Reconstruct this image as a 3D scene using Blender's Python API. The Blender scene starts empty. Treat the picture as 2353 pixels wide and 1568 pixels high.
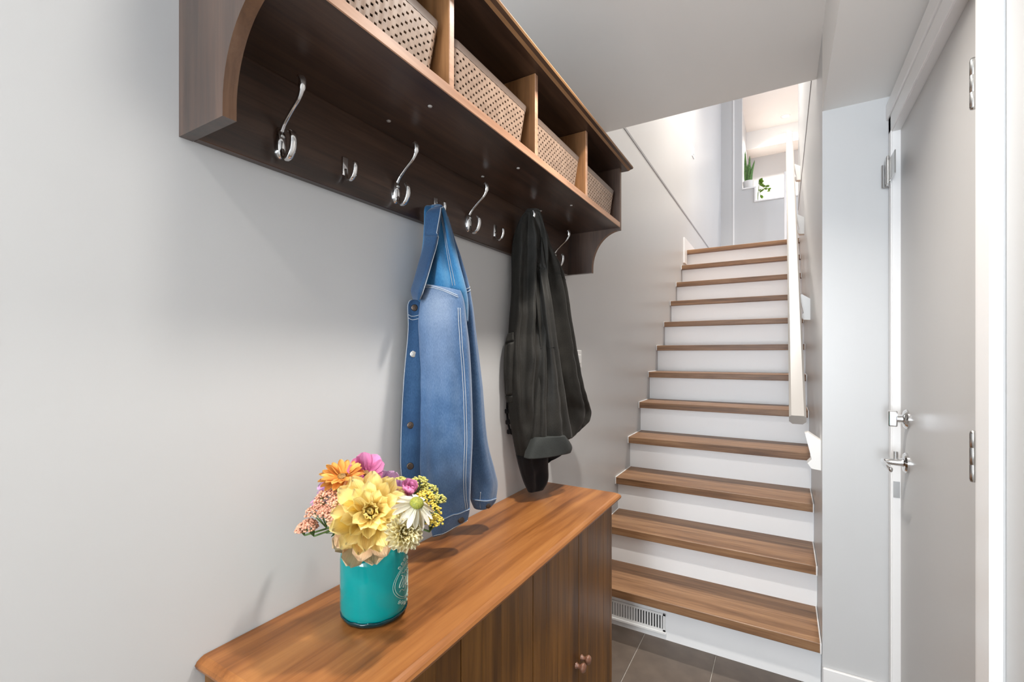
import bpy, bmesh, math, random
from mathutils import Vector, Matrix, Quaternion, noise
random.seed(7)
scene = bpy.context.scene
COL = scene.collection
# ------------------------------------------------------------------ camera
F_PX, PSI, VH = 1059.7, 0.53197, 814.8
CAM = Vector((0.83, 0.0, 1.278))
CS, SN = math.cos(PSI), math.sin(PSI)
cam_d = bpy.data.cameras.new('camera')
cam_d.sensor_width = 36.0
cam_d.sensor_fit = 'HORIZONTAL'
cam_d.lens = F_PX * 36.0 / 2353.0
cam_d.shift_y = (VH - 784.0) / 2353.0
cam_d.clip_start = 0.02
cam = bpy.data.objects.new('camera', cam_d)
COL.objects.link(cam)
cam.location = CAM
cam.rotation_euler = (math.pi / 2, 0, PSI)
scene.camera = cam
# ------------------------------------------------------------------ world / light / exposure
world = bpy.data.worlds.new('world')
scene.world = world
world.use_nodes = True
bg = world.node_tree.nodes['Background']
bg.inputs[0].default_value = (0.80, 0.89, 1.0, 1)
bg.inputs[1].default_value = 2.0
vs = scene.view_settings
vs.view_transform = 'Standard'
vs.look = 'None'
vs.exposure = 0.71
vs.gamma = 1.0
vs.use_curve_mapping = False


def area_light(name, loc, size, power, color, direction, size_y=None, shape=None, spread=180):
    d = bpy.data.lights.new(name, 'AREA')
    d.energy = power
    d.color = color
    d.size = size
    d.spread = math.radians(spread)
    if size_y:
        d.shape = 'RECTANGLE'
        d.size_y = size_y
    if shape:
        d.shape = shape
    o = bpy.data.objects.new(name, d)
    COL.objects.link(o)
    o.location = loc
    o.rotation_euler = Vector(direction).to_track_quat('-Z', 'Y').to_euler()
    return o


WARM = (1.0, 0.95, 0.89)
DAY = (0.86, 0.93, 1.0)
# unseen fill light behind the photographer, tilted up; stands in for daylight from there
area_light('daylight_fill', (0.58, -4.1, 1.35), 1.0, 88, DAY, (0, 1, 0.7), size_y=2.1, spread=115)
# daylight entering by the upstairs window on the right of the landing
area_light('daylight_landing', (2.95, 6.55, 4.0), 1.6, 40, (0.80, 0.88, 1.0), (-1, 0, -0.1), size_y=1.7)
POT_LIGHTS = [  # (x, y, z, watts, in which space)
    (0.575, -0.55, 2.48, 6.5, 'foyer ceiling behind the photographer'),
    (0.575, 0.40, 2.48, 2.0, 'added unseen in the foyer ceiling to light the cabinet and jackets'),  # added lamp, out of view, to brighten the cabinet and jackets
    (0.575, 1.15, 2.48, 9.0, 'foyer ceiling before the stairs'),
    (0.50, 4.10, 5.36, 60.0, 'stairwell ceiling'),
    (0.86, 9.18, 5.36, 32.0, 'upstairs room ceiling seen through the stepped opening'),
    (2.0, 8.8, 5.36, 34.0, 'upstairs room ceiling right of the stepped opening'),
]

# ------------------------------------------------------------------ helpers
def ray(u, v):
    a = (u - 1176.5) / F_PX
    b = -(v - VH) / F_PX
    return Vector((-SN + a * CS, CS + a * SN, b))


def at_x(u, v, x):
    r = ray(u, v)
    return CAM + r * ((x - CAM.x) / r.x)


def at_d(u, v, d):
    return CAM + ray(u, v) * d


ORG = {}


def reg(o, w):
    ORG[o.name] = Vector(w)
    return o


def tag(o, label=None, cat=None, group=None, kind=None):
    if label:
        o['label'] = label
    if cat:
        o['category'] = cat
    if group:
        o['group'] = group
    if kind:
        o['kind'] = kind
    return o


def thing(name, loc, label, cat, group=None, kind=None):
    o = bpy.data.objects.new(name, None)
    o.empty_display_size = 0.05
    COL.objects.link(o)
    o.location = loc
    reg(o, loc)
    return tag(o, label, cat, group, kind)


def obj(name, bm, mat, parent=None, smooth=False, origin=None, auto=None):
    """link a bmesh given in world coordinates as one mesh object"""
    if parent is not None:
        org = ORG[parent.name]
    elif origin is not None:
        org = Vector(origin)
    else:
        xs = [v.co for v in bm.verts]
        lo = [min(c[i] for c in xs) for i in range(3)]
        hi = [max(c[i] for c in xs) for i in range(3)]
        org = Vector(((lo[0] + hi[0]) / 2, (lo[1] + hi[1]) / 2, lo[2]))
    bmesh.ops.translate(bm, verts=bm.verts, vec=-org)
    bmesh.ops.recalc_face_normals(bm, faces=bm.faces)
    me = bpy.data.meshes.new(name)
    bm.to_mesh(me)
    bm.free()
    for m in (mat if isinstance(mat, (list, tuple)) else [mat]):
        me.materials.append(m)
    if smooth:
        for p in me.polygons:
            p.use_smooth = True
    o = bpy.data.objects.new(name, me)
    COL.objects.link(o)
    if parent is not None:
        o.parent = parent
    else:
        o.location = org
    reg(o, org)
    if auto:
        me.set_sharp_from_angle(angle=math.radians(auto))
    return o


def struct(name, bm, mat, parent=None, **k):
    o = obj(name, bm, mat, parent, **k)
    if parent is None:
        o['kind'] = 'structure'
    return o


def box(bm, lo, hi, bevel=0.0, seg=1):
    lo = Vector(lo)
    hi = Vector(hi)
    r = bmesh.ops.create_cube(bm, size=1.0)
    vs_ = r['verts']
    sc = hi - lo
    for v in vs_:
        v.co = Vector((lo[i] + (v.co[i] + 0.5) * sc[i] for i in range(3)))
    if bevel > 0:
        es = list({e for v in vs_ for e in v.link_edges})
        bmesh.ops.bevel(bm, geom=es, offset=bevel, segments=seg, affect='EDGES', profile=0.5)
    return bm


def B(lo, hi, bevel=0.0, seg=1):
    return box(bmesh.new(), lo, hi, bevel, seg)


def prism(bm, pts, axis, a, b):
    """extrude a polygon (2-D points in the other two axes) along axis from a to b"""
    def mk(p, t):
        if axis == 0:
            return (t, p[0], p[1])
        if axis == 1:
            return (p[0], t, p[1])
        return (p[0], p[1], t)
    v0 = [bm.verts.new(mk(p, a)) for p in pts]
    v1 = [bm.verts.new(mk(p, b)) for p in pts]
    n = len(pts)
    bm.faces.new(v0)
    bm.faces.new(v1[::-1])
    for i in range(n):
        bm.faces.new((v0[i], v0[(i + 1) % n], v1[(i + 1) % n], v1[i]))
    return bm


def catmull(pts, n):
    """resample list of equal-length tuples with Catmull-Rom"""
    out = []
    m = len(pts)
    for k in range(n):
        t = k / (n - 1) * (m - 1)
        i = min(int(t), m - 2)
        f = t - i
        p0 = pts[max(i - 1, 0)]
        p1 = pts[i]
        p2 = pts[i + 1]
        p3 = pts[min(i + 2, m - 1)]
        out.append(tuple(0.5 * (2 * b + (c - a) * f + (2 * a - 5 * b + 4 * c - d) * f * f + (3 * b - a - 3 * c + d) * f ** 3)
                         for a, b, c, d in zip(p0, p1, p2, p3)))
    return out


def tube(bm, pts, radii, seg=8, flat=None, ref=(0, 1, 0)):
    """tube through points; flat = (along ref, across) scale factors"""
    n = len(pts)
    pts = [Vector(p) for p in pts]
    if not isinstance(radii, (list, tuple)):
        radii = [radii] * n
    rings = []
    refv = Vector(ref)
    for i, p in enumerate(pts):
        t = (pts[min(i + 1, n - 1)] - pts[max(i - 1, 0)])
        if t.length < 1e-9:
            t = Vector((0, 0, 1))
        t.normalize()
        u = refv - t * refv.dot(t)
        if u.length < 1e-3:
            u = Vector((1, 0, 0)) - t * t.x
            if u.length < 1e-3:
                u = Vector((0, 1, 0))
        u.normalize()
        w = t.cross(u)
        fa, fb = (1, 1) if not flat else (flat[i] if isinstance(flat[0], (list, tuple)) else flat)
        rings.append([bm.verts.new(p + u * (radii[i] * fa * math.cos(2 * math.pi * k / seg)) + w * (radii[i] * fb * math.sin(2 * math.pi * k / seg)))
                      for k in range(seg)])
    for a, b in zip(rings, rings[1:]):
        for k in range(seg):
            bm.faces.new((a[k], a[(k + 1) % seg], b[(k + 1) % seg], b[k]))
    bm.faces.new(rings[0])
    bm.faces.new(rings[-1][::-1])
    return bm


def lathe(bm, prof, center, axis=(0, 0, 1), seg=32, cap=True):
    """prof: list of (r, h)"""
    q = Vector((0, 0, 1)).rotation_difference(Vector(axis))
    c = Vector(center)
    rings = []
    for r, h in prof:
        rings.append([bm.verts.new(c + q @ Vector((r * math.cos(2 * math.pi * k / seg), r * math.sin(2 * math.pi * k / seg), h))) for k in range(seg)])
    for a, b in zip(rings, rings[1:]):
        for k in range(seg):
            bm.faces.new((a[k], a[(k + 1) % seg], b[(k + 1) % seg], b[k]))
    if cap:
        bm.faces.new(rings[0][::-1])
        bm.faces.new(rings[-1])
    return bm


def share(name, mesh, parent, mat4):
    """another piece that shares mesh data; mat4 is given in world space"""
    o = bpy.data.objects.new(name, mesh)
    COL.objects.link(o)
    o.parent = parent
    o.matrix_local = Matrix.Translation(-ORG[parent.name]) @ mat4
    ORG[o.name] = mat4.to_translation()
    return o


# ------------------------------------------------------------------ materials
def nt(name):
    m = bpy.data.materials.new(name)
    m.use_nodes = True
    n = m.node_tree
    return m, n, n.nodes['Principled BSDF']


def setp(b, **k):
    for key, v in k.items():
        b.inputs[key.replace('_', ' ')].default_value = v


def paint(name, col, rough=0.5, bump=0.02, var=0.02, scale=60):
    m, n, b = nt(name)
    tc = n.nodes.new('ShaderNodeTexCoord')
    no = n.nodes.new('ShaderNodeTexNoise')
    no.inputs['Scale'].default_value = scale
    no.inputs['Detail'].default_value = 3
    n.links.new(tc.outputs['Object'], no.inputs['Vector'])
    bp = n.nodes.new('ShaderNodeBump')
    bp.inputs['Strength'].default_value = bump
    bp.inputs['Distance'].default_value = 0.002
    n.links.new(no.outputs['Fac'], bp.inputs['Height'])
    n.links.new(bp.outputs['Normal'], b.inputs['Normal'])
    mx = n.nodes.new('ShaderNodeMix')
    mx.data_type = 'RGBA'
    n2 = n.nodes.new('ShaderNodeTexNoise')
    n2.inputs['Scale'].default_value = 2.5
    n.links.new(tc.outputs['Object'], n2.inputs['Vector'])
    n.links.new(n2.outputs['Fac'], mx.inputs['Factor'])
    mx.inputs['A'].default_value = tuple(c * (1 - var) for c in col) + (1,)
    mx.inputs['B'].default_value = tuple(min(1, c * (1 + var)) for c in col) + (1,)
    n.links.new(mx.outputs['Result'], b.inputs['Base Color'])
    setp(b, Roughness=rough)
    return m


def wood(name, c_dark, c_mid, c_light, axis, grain=14, rough=0.42, spec=0.4, streak=0.5, bump=0.08, coat=0.0):
    m, n, b = nt(name)
    tc = n.nodes.new('ShaderNodeTexCoord')
    oi = n.nodes.new('ShaderNodeObjectInfo')
    add = n.nodes.new('ShaderNodeVectorMath')
    add.operation = 'MULTIPLY_ADD'
    add.inputs[1].default_value = (1, 1, 1)
    cm = n.nodes.new('ShaderNodeCombineXYZ')
    mul = n.nodes.new('ShaderNodeMath')
    mul.operation = 'MULTIPLY'
    mul.inputs[1].default_value = 7.3
    n.links.new(oi.outputs['Random'], mul.inputs[0])
    for i in range(3):
        n.links.new(mul.outputs[0], cm.inputs[i])
    n.links.new(tc.outputs['Object'], add.inputs[0])
    n.links.new(cm.outputs[0], add.inputs[2])
    mp = n.nodes.new('ShaderNodeMapping')
    sc = [grain * 6] * 3
    sc[axis] = grain * 0.28
    mp.inputs['Scale'].default_value = sc
    n.links.new(add.outputs[0], mp.inputs['Vector'])
    n1 = n.nodes.new('ShaderNodeTexNoise')
    n1.inputs['Scale'].default_value = 1.0
    n1.inputs['Detail'].default_value = 8
    n1.inputs['Roughness'].default_value = 0.65
    n1.inputs['Distortion'].default_value = 0.6
    n.links.new(mp.outputs[0], n1.inputs['Vector'])
    mp2 = n.nodes.new('ShaderNodeMapping')
    s2 = [grain * 1.1] * 3
    s2[axis] = grain * 0.09
    mp2.inputs['Scale'].default_value = s2
    n.links.new(add.outputs[0], mp2.inputs['Vector'])
    n2 = n.nodes.new('ShaderNodeTexNoise')
    n2.inputs['Scale'].default_value = 1.0
    n2.inputs['Detail'].default_value = 4
    n2.inputs['Distortion'].default_value = 1.2
    n.links.new(mp2.outputs[0], n2.inputs['Vector'])
    mixf = n.nodes.new('ShaderNodeMix')
    mixf.inputs['Factor'].default_value = streak
    n.links.new(n1.outputs['Fac'], mixf.inputs['A'])
    n.links.new(n2.outputs['Fac'], mixf.inputs['B'])
    cr = n.nodes.new('ShaderNodeValToRGB')
    e = cr.color_ramp.elements
    e[0].position = 0.36
    e[0].color = c_dark + (1,)
    e[1].position = 0.64
    e[1].color = c_light + (1,)
    k = e.new(0.5)
    k.color = c_mid + (1,)
    n.links.new(mixf.outputs['Result'], cr.inputs['Fac'])
    n.links.new(cr.outputs['Color'], b.inputs['Base Color'])
    bp = n.nodes.new('ShaderNodeBump')
    bp.inputs['Strength'].default_value = bump
    bp.inputs['Distance'].default_value = 0.002
    n.links.new(n1.outputs['Fac'], bp.inputs['Height'])
    n.links.new(bp.outputs['Normal'], b.inputs['Normal'])
    setp(b, Roughness=rough)
    b.inputs['Specular IOR Level'].default_value = spec
    b.inputs['Coat Weight'].default_value = coat
    b.inputs['Coat Roughness'].default_value = 0.3
    return m


def plain(name, col, rough=0.5, metal=0.0, **k):
    m, n, b = nt(name)
    tc = n.nodes.new('ShaderNodeTexCoord')
    no = n.nodes.new('ShaderNodeTexNoise')
    no.inputs['Scale'].default_value = 30
    n.links.new(tc.outputs['Object'], no.inputs['Vector'])
    mr = n.nodes.new('ShaderNodeMapRange')
    mr.inputs['To Min'].default_value = max(0.0, rough - 0.03)
    mr.inputs['To Max'].default_value = min(1.0, rough + 0.03)
    n.links.new(no.outputs['Fac'], mr.inputs['Value'])
    n.links.new(mr.outputs[0], b.inputs['Roughness'])
    b.inputs['Base Color'].default_value = col + (1,)
    b.inputs['Metallic'].default_value = metal
    for key, v in k.items():
        b.inputs[key.replace('_', ' ')].default_value = v
    return m


def two_tone(name, c1, c2, scale=40, rough=0.6, **k):
    m, n, b = nt(name)
    tc = n.nodes.new('ShaderNodeTexCoord')
    no = n.nodes.new('ShaderNodeTexNoise')
    no.inputs['Scale'].default_value = scale
    no.inputs['Detail'].default_value = 5
    n.links.new(tc.outputs['Object'], no.inputs['Vector'])
    cr = n.nodes.new('ShaderNodeValToRGB')
    cr.color_ramp.elements[0].position = 0.35
    cr.color_ramp.elements[1].position = 0.65
    cr.color_ramp.elements[0].color = c1 + (1,)
    cr.color_ramp.elements[1].color = c2 + (1,)
    n.links.new(no.outputs['Fac'], cr.inputs['Fac'])
    n.links.new(cr.outputs['Color'], b.inputs['Base Color'])
    setp(b, Roughness=rough)
    for key, v in k.items():
        b.inputs[key.replace('_', ' ')].default_value = v
    return m


def petal_mat(name, base, tip, sub=0.0):
    """colour runs along the petal (its local x, in metres scaled by generated coordinates)"""
    m, n, b = nt(name)
    tc = n.nodes.new('ShaderNodeTexCoord')
    sp = n.nodes.new('ShaderNodeSeparateXYZ')
    n.links.new(tc.outputs['Generated'], sp.inputs[0])
    cr = n.nodes.new('ShaderNodeValToRGB')
    cr.color_ramp.elements[0].color = base + (1,)
    cr.color_ramp.elements[1].color = tip + (1,)
    n.links.new(sp.outputs['X'], cr.inputs['Fac'])
    n.links.new(cr.outputs['Color'], b.inputs['Base Color'])
    wv = n.nodes.new('ShaderNodeTexWave')
    wv.bands_direction = 'Y'
    wv.inputs['Scale'].default_value = 3
    n.links.new(tc.outputs['Generated'], wv.inputs['Vector'])
    bp = n.nodes.new('ShaderNodeBump')
    bp.inputs['Strength'].default_value = 0.25
    bp.inputs['Distance'].default_value = 0.001
    n.links.new(wv.outputs['Fac'], bp.inputs['Height'])
    n.links.new(bp.outputs['Normal'], b.inputs['Normal'])
    setp(b, Roughness=0.6)
    b.inputs['Specular IOR Level'].default_value = 0.2
    tr = n.nodes.new('ShaderNodeBsdfTranslucent')
    n.links.new(cr.outputs['Color'], tr.inputs['Color'])
    mx = n.nodes.new('ShaderNodeMixShader')
    mx.inputs[0].default_value = 0.42
    n.links.new(b.outputs[0], mx.inputs[1])
    n.links.new(tr.outputs[0], mx.inputs[2])
    n.links.new(mx.outputs[0], n.nodes['Material Output'].inputs['Surface'])
    return m


def fabric(name, c1, c2, c3, weave=900, rough=0.85, fade=None, sheen=0.3):
    m, n, b = nt(name)
    tc = n.nodes.new('ShaderNodeTexCoord')
    mp = n.nodes.new('ShaderNodeMapping')
    mp.inputs['Scale'].default_value = (weave, weave, weave * 0.18)
    n.links.new(tc.outputs['Object'], mp.inputs['Vector'])
    n1 = n.nodes.new('ShaderNodeTexNoise')
    n1.inputs['Scale'].default_value = 1
    n1.inputs['Detail'].default_value = 2
    n.links.new(mp.outputs[0], n1.inputs['Vector'])
    n2 = n.nodes.new('ShaderNodeTexNoise')
    n2.inputs['Scale'].default_value = 9
    n2.inputs['Detail'].default_value = 4
    n.links.new(tc.outputs['Object'], n2.inputs['Vector'])
    mixf = n.nodes.new('ShaderNodeMix')
    mixf.inputs['Factor'].default_value = 0.55
    n.links.new(n1.outputs['Fac'], mixf.inputs['A'])
    n.links.new(n2.outputs['Fac'], mixf.inputs['B'])
    cr = n.nodes.new('ShaderNodeValToRGB')
    e = cr.color_ramp.elements
    e[0].position = 0.33
    e[0].color = c1 + (1,)
    e[1].position = 0.68
    e[1].color = c3 + (1,)
    e.new(0.5).color = c2 + (1,)
    n.links.new(mixf.outputs['Result'], cr.inputs['Fac'])
    last = cr.outputs['Color']
    if fade:
        # worn, washed-out patches with a shape of their own: (centre in object space, radii, colour)
        for c, r, colr, amt in fade:
            sub = n.nodes.new('ShaderNodeVectorMath')
            sub.operation = 'SUBTRACT'
            sub.inputs[1].default_value = c
            n.links.new(tc.outputs['Object'], sub.inputs[0])
            dv = n.nodes.new('ShaderNodeVectorMath')
            dv.operation = 'DIVIDE'
            dv.inputs[1].default_value = r
            n.links.new(sub.outputs[0], dv.inputs[0])
            ln = n.nodes.new('ShaderNodeVectorMath')
            ln.operation = 'LENGTH'
            n.links.new(dv.outputs[0], ln.inputs[0])
            mr = n.nodes.new('ShaderNodeMapRange')
            mr.interpolation_type = 'SMOOTHSTEP'
            mr.inputs['From Min'].default_value = 0.0
            mr.inputs['From Max'].default_value = 1.0
            mr.inputs['To Min'].default_value = amt
            mr.inputs['To Max'].default_value = 0.0
            n.links.new(ln.outputs['Value'], mr.inputs['Value'])
            mm = n.nodes.new('ShaderNodeMath')
            mm.operation = 'MULTIPLY'
            n.links.new(mr.outputs[0], mm.inputs[0])
            add = n.nodes.new('ShaderNodeMath')
            add.operation = 'ADD'
            add.inputs[1].default_value = 0.35
            n.links.new(n1.outputs['Fac'], add.inputs[0])
            n.links.new(add.outputs[0], mm.inputs[1])
            mx = n.nodes.new('ShaderNodeMix')
            mx.data_type = 'RGBA'
            n.links.new(mm.outputs[0], mx.inputs['Factor'])
            n.links.new(last, mx.inputs['A'])
            mx.inputs['B'].default_value = colr + (1,)
            last = mx.outputs['Result']
    n.links.new(last, b.inputs['Base Color'])
    bp = n.nodes.new('ShaderNodeBump')
    bp.inputs['Strength'].default_value = 0.25
    bp.inputs['Distance'].default_value = 0.001
    n.links.new(n1.outputs['Fac'], bp.inputs['Height'])
    n.links.new(bp.outputs['Normal'], b.inputs['Normal'])
    setp(b, Roughness=rough)
    b.inputs['Sheen Weight'].default_value = sheen
    b.inputs['Specular IOR Level'].default_value = 0.2
    return m


M_WALL = paint('wall_paint', (0.57, 0.57, 0.568), rough=0.36)
M_CEIL = paint('ceiling_paint', (0.92, 0.91, 0.885), rough=0.7)
M_TRIM = paint('trim_paint', (0.86, 0.85, 0.84), rough=0.3, bump=0.005)
M_DOOR = paint('door_paint', (0.55, 0.539, 0.527), rough=0.38, bump=0.01)
M_RISER = paint('riser_paint', (0.90, 0.90, 0.90), rough=0.4, bump=0.005)
M_JOINT = plain('joint_grey', (0.30, 0.30, 0.31), rough=0.5)
M_TILE = two_tone('floor_tile', (0.085, 0.064, 0.049), (0.112, 0.085, 0.066), scale=14, rough=0.35)
M_GROUT = two_tone('grout', (0.36, 0.33, 0.29), (0.44, 0.41, 0.37), scale=120, rough=0.9)
M_TREAD = wood('tread_oak', (0.12, 0.056, 0.024), (0.225, 0.115, 0.054), (0.33, 0.185, 0.092), 0, grain=13, rough=0.42)
SH = ((0.022, 0.0105, 0.0062), (0.050, 0.0245, 0.0142), (0.085, 0.044, 0.026))
M_SH_Y = wood('shelf_wood_along', *SH, 1, grain=14, rough=0.36, spec=0.6, coat=0.25)
M_SH_Z = wood('shelf_wood_upright', *SH, 2, grain=14, rough=0.36, spec=0.7, coat=0.5)
M_SH_EDGE_Y = wood('shelf_edge_along', (0.30, 0.155, 0.09), (0.42, 0.235, 0.145), (0.52, 0.31, 0.20), 1, grain=10, rough=0.4)
M_SH_DIV = wood('shelf_divider_lit_wood', (0.12, 0.052, 0.020), (0.21, 0.095, 0.036), (0.30, 0.145, 0.06), 2, grain=12, rough=0.4)  # lighter than the shelf wood: direct lamp light put into the colour
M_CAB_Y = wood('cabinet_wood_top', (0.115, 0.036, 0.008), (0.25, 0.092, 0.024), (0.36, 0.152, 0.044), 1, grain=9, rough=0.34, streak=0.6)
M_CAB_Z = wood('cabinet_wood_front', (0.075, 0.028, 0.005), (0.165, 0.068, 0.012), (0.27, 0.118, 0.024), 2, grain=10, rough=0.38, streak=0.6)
M_CHROME = plain('chrome', (0.78, 0.78, 0.78), rough=0.10, metal=1.0)
M_STEEL = plain('satin_steel', (0.62, 0.62, 0.61), rough=0.25, metal=1.0)
M_SCREW = plain('screw_cap_grey', (0.35, 0.33, 0.31), rough=0.35)
M_BASKET = two_tone('basket_plastic', (0.26, 0.175, 0.125), (0.34, 0.235, 0.17), scale=60, rough=0.38)
M_RIM = plain('basket_rim_plastic', (0.16, 0.115, 0.09), rough=0.35)
M_DARK = plain('dark_gap', (0.012, 0.008, 0.006), rough=0.8)
M_VENT = paint('vent_enamel', (0.85, 0.85, 0.84), rough=0.3, bump=0.0)
M_BLACK = plain('vent_void', (0.01, 0.01, 0.01), rough=0.9)
M_TEAL = plain('teal_glaze', (0.0, 0.235, 0.235), rough=0.08, Specular_IOR_Level=0.35)
M_TEALG = plain('teal_glass', (0.0, 0.06, 0.075), rough=0.05, Transmission_Weight=0.5, IOR=1.45)
M_EMB = plain('emblem_pale', (0.50, 0.60, 0.52), rough=0.4)
M_KNOB = wood('knob_wood', (0.12, 0.05, 0.03), (0.19, 0.09, 0.055), (0.25, 0.125, 0.08), 0, grain=30, rough=0.3)
M_RAIL = paint('handrail_paint', (0.42, 0.39, 0.36), rough=0.3, bump=0.004)
M_BRK = paint('bracket_paint', (0.82, 0.80, 0.77), rough=0.35, bump=0.0)
M_LENS, _n, _b = nt('lamp_lens')
_b.inputs['Emission Color'].default_value = WARM + (1,)
_b.inputs['Emission Strength'].default_value = 12
M_STEM = two_tone('stem_green', (0.07, 0.14, 0.03), (0.14, 0.22, 0.06), scale=80)
M_LEAF = two_tone('leaf_green', (0.05, 0.13, 0.03), (0.12, 0.24, 0.05), scale=60, rough=0.45)
M_LEAF2 = two_tone('pothos_green', (0.16, 0.30, 0.04), (0.30, 0.45, 0.09), scale=60, rough=0.45)
M_POT = paint('pot_white', (0.74, 0.73, 0.71), rough=0.5)

# ------------------------------------------------------------------ the setting
WR = 0.955      # stair right wall
XR = 1.153      # door wall
YF = 2.07       # face wall beside the stairs
ZC = 2.48       # foyer ceiling
ZS = 2.185      # soffit over the door
ZU = 5.36       # upper ceiling
RISE, RUN, Y1 = 0.1922, 0.2465, 2.078
ZL = RISE * 12  # landing level
YEND = 7.78
YB = -4.2

fl = struct('floor', B((-0.1, YB, -0.06), (1.35, 2.3, -0.004)), M_GROUT, origin=(0.5, 0, -0.06))
tile_me = None
tb = bmesh.new()
box(tb, (-0.1485, -0.2985, -0.01), (0.1485, 0.2985, 0.0), 0.0015)
tile_me = bpy.data.meshes.new('tile')
tb.to_mesh(tile_me)
tb.free()
tile_me.materials.append(M_TILE)
for i in range(4):
    for j in range(11):
        cx = -0.017 + 0.15 + 0.30 * i
        cy = 1.86 - 0.60 * j
        share('tile', tile_me, fl, Matrix.Translation((cx, cy, 0.0)))

struct('wall_left', B((-0.12, YB, -0.05), (0, YEND, ZU)), M_WALL)
# unseen back wall behind the photographer; its tall opening is added for the fill light
bm = bmesh.new()
box(bm, (0, YB - 0.1, 0), (0.10, YB, ZC))
box(bm, (1.06, YB - 0.1, 0), (XR + 0.1, YB, ZC))
box(bm, (0.10, YB - 0.1, 2.40), (1.06, YB, ZC))
box(bm, (0.10, YB - 0.1, 0), (1.06, YB, 0.25))
struct('wall_back', bm, M_WALL)
struct('ceiling', B((0, YB, ZC), (WR, 2.41, ZC + 0.3)), M_CEIL)
# soffit (dropped bulkhead) above the door side
struct('ceiling_soffit', B((WR, YB, ZS), (XR + 0.15, YF, ZC + 0.3)), M_CEIL)
struct('wall_upper_front', B((0, 2.31, ZC + 0.3), (WR, 2.41, ZU)), M_WALL)
# wall between the stairs and the door: its narrow end faces the camera
struct('wall_stair_right', B((WR, YF, 0), (WR + 0.10, 5.35, ZU)), M_WALL)
struct('wall_face', B((WR + 0.10, YF, 0), (XR + 0.15, YF + 0.1, ZS)), M_WALL)
# door wall with the opening
DY0, DY1, DZ = 1.215, 2.022, 2.045
bm = bmesh.new()
box(bm, (XR, YB, 0), (XR + 0.12, DY0, ZS))
box(bm, (XR, DY0, DZ), (XR + 0.12, DY1, ZS))
box(bm, (XR, DY1, 0), (XR + 0.12, YF, ZS))
struct('wall_right', bm, M_WALL)
# baseboards
struct('baseboard_face', B((WR + 0.001, YF - 0.013, 0), (XR, YF, 0.115), 0.003), M_TRIM)
struct('baseboard_left', B((0, 1.66, 0), (0.012, 2.125, 0.105), 0.003), M_TRIM)
struct('baseboard_right', B((XR - 0.012, YB, 0), (XR, 1.085, 0.115), 0.003), M_TRIM)
# casing of the entry door
struct('trim_1', B((XR - 0.006, DY1, 0), (XR, YF - 0.013, DZ + 0.055), 0.002), M_TRIM)
bm = B((XR - 0.006, DY0 - 0.005, 0), (XR + 0.0, DY0 - 0.062, DZ + 0.055))
struct('trim_2', B((XR - 0.006, DY0 - 0.06, 0), (XR, DY0 - 0.001, DZ + 0.055), 0.002), M_TRIM)
bm.free()
struct('trim_3', B((XR - 0.020, DY0 - 0.125, 0), (XR, DY0 - 0.06, DZ + 0.11), 0.004), M_TRIM)
struct('trim_4', B((XR - 0.006, DY0 - 0.06, DZ), (XR, DY1 + 0.035, DZ + 0.055), 0.002), M_TRIM)
struct('trim_5', B((XR - 0.012, DY0 - 0.06, DZ + 0.055), (XR, YF, DZ + 0.11), 0.003), M_TRIM)
# drywall joints running along both stairwell walls at the upper floor
struct('trim_6', B((0, 2.41, 2.642), (0.003, YEND, 2.660)), M_JOINT)
struct('trim_7', B((WR - 0.003, 2.41, 2.682), (WR, 5.30, 2.700)), M_JOINT)
# upstairs
struct('floor_landing', B((0, Y1 + 11 * RUN + 0.30, ZL - 0.25), (3.2, YEND, ZL)), M_TREAD)
bm = B((0, 4.80, ZL), (0.012, YEND, ZL + 0.10))
box(bm, (0, 4.66, ZL - 0.145), (0.012, 4.80, ZL + 0.10))
struct('baseboard_landing', bm, M_TRIM)
bm = bmesh.new()
box(bm, (0, YEND, ZL - 0.2), (0.17, YEND + 0.14, ZU))
box(bm, (0.17, YEND + 0.02, ZL - 0.2), (0.29, YEND + 0.14, ZU))
box(bm, (0.29, YEND + 0.02, ZL - 0.2), (0.465, YEND + 0.14, 3.775))
box(bm, (0.465, YEND + 0.02, ZL - 0.2), (3.2, YEND + 0.14, 3.560))
struct('wall_end', bm, M_WALL)
bm = bmesh.new()
box(bm, (0.29, YEND + 0.005, 3.775), (0.475, YEND + 0.15, 3.795))
box(bm, (0.455, YEND + 0.005, 3.580), (0.475, YEND + 0.15, 3.775))
box(bm, (0.455, YEND + 0.005, 3.560), (3.2, YEND + 0.15, 3.580))
struct('trim_8', bm, M_TRIM)
struct('trim_9', B((0.165, YEND - 0.004, ZL), (0.185, YEND + 0.025, ZU)), M_TRIM)
struct('wall_room_left', B((0.14, YEND + 0.14, ZL), (0.245, 10.2, ZU)), M_WALL)
struct('wall_room_back', B((0.14, 9.95, ZL), (3.3, 10.05, ZU)), M_WALL)
struct('wall_room_right', B((3.2, 5.25, ZL - 0.2), (3.3, 10.05, ZU)), M_WALL)
struct('wall_landing_side', B((WR + 0.1, 5.25, ZL - 0.2), (3.2, 5.35, ZU)), M_WALL)
struct('floor_room', B((0.14, YEND + 0.14, 3.0), (3.2, 9.95, 3.1)), M_TREAD)
struct('ceiling_upper', B((-0.12, 2.31, ZU), (3.3, 10.05, ZU + 0.1)), M_CEIL)
struct('ceiling_bulkhead', B((0.245, 9.5, 5.04), (3.2, 9.95, ZU)), M_CEIL)

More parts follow.
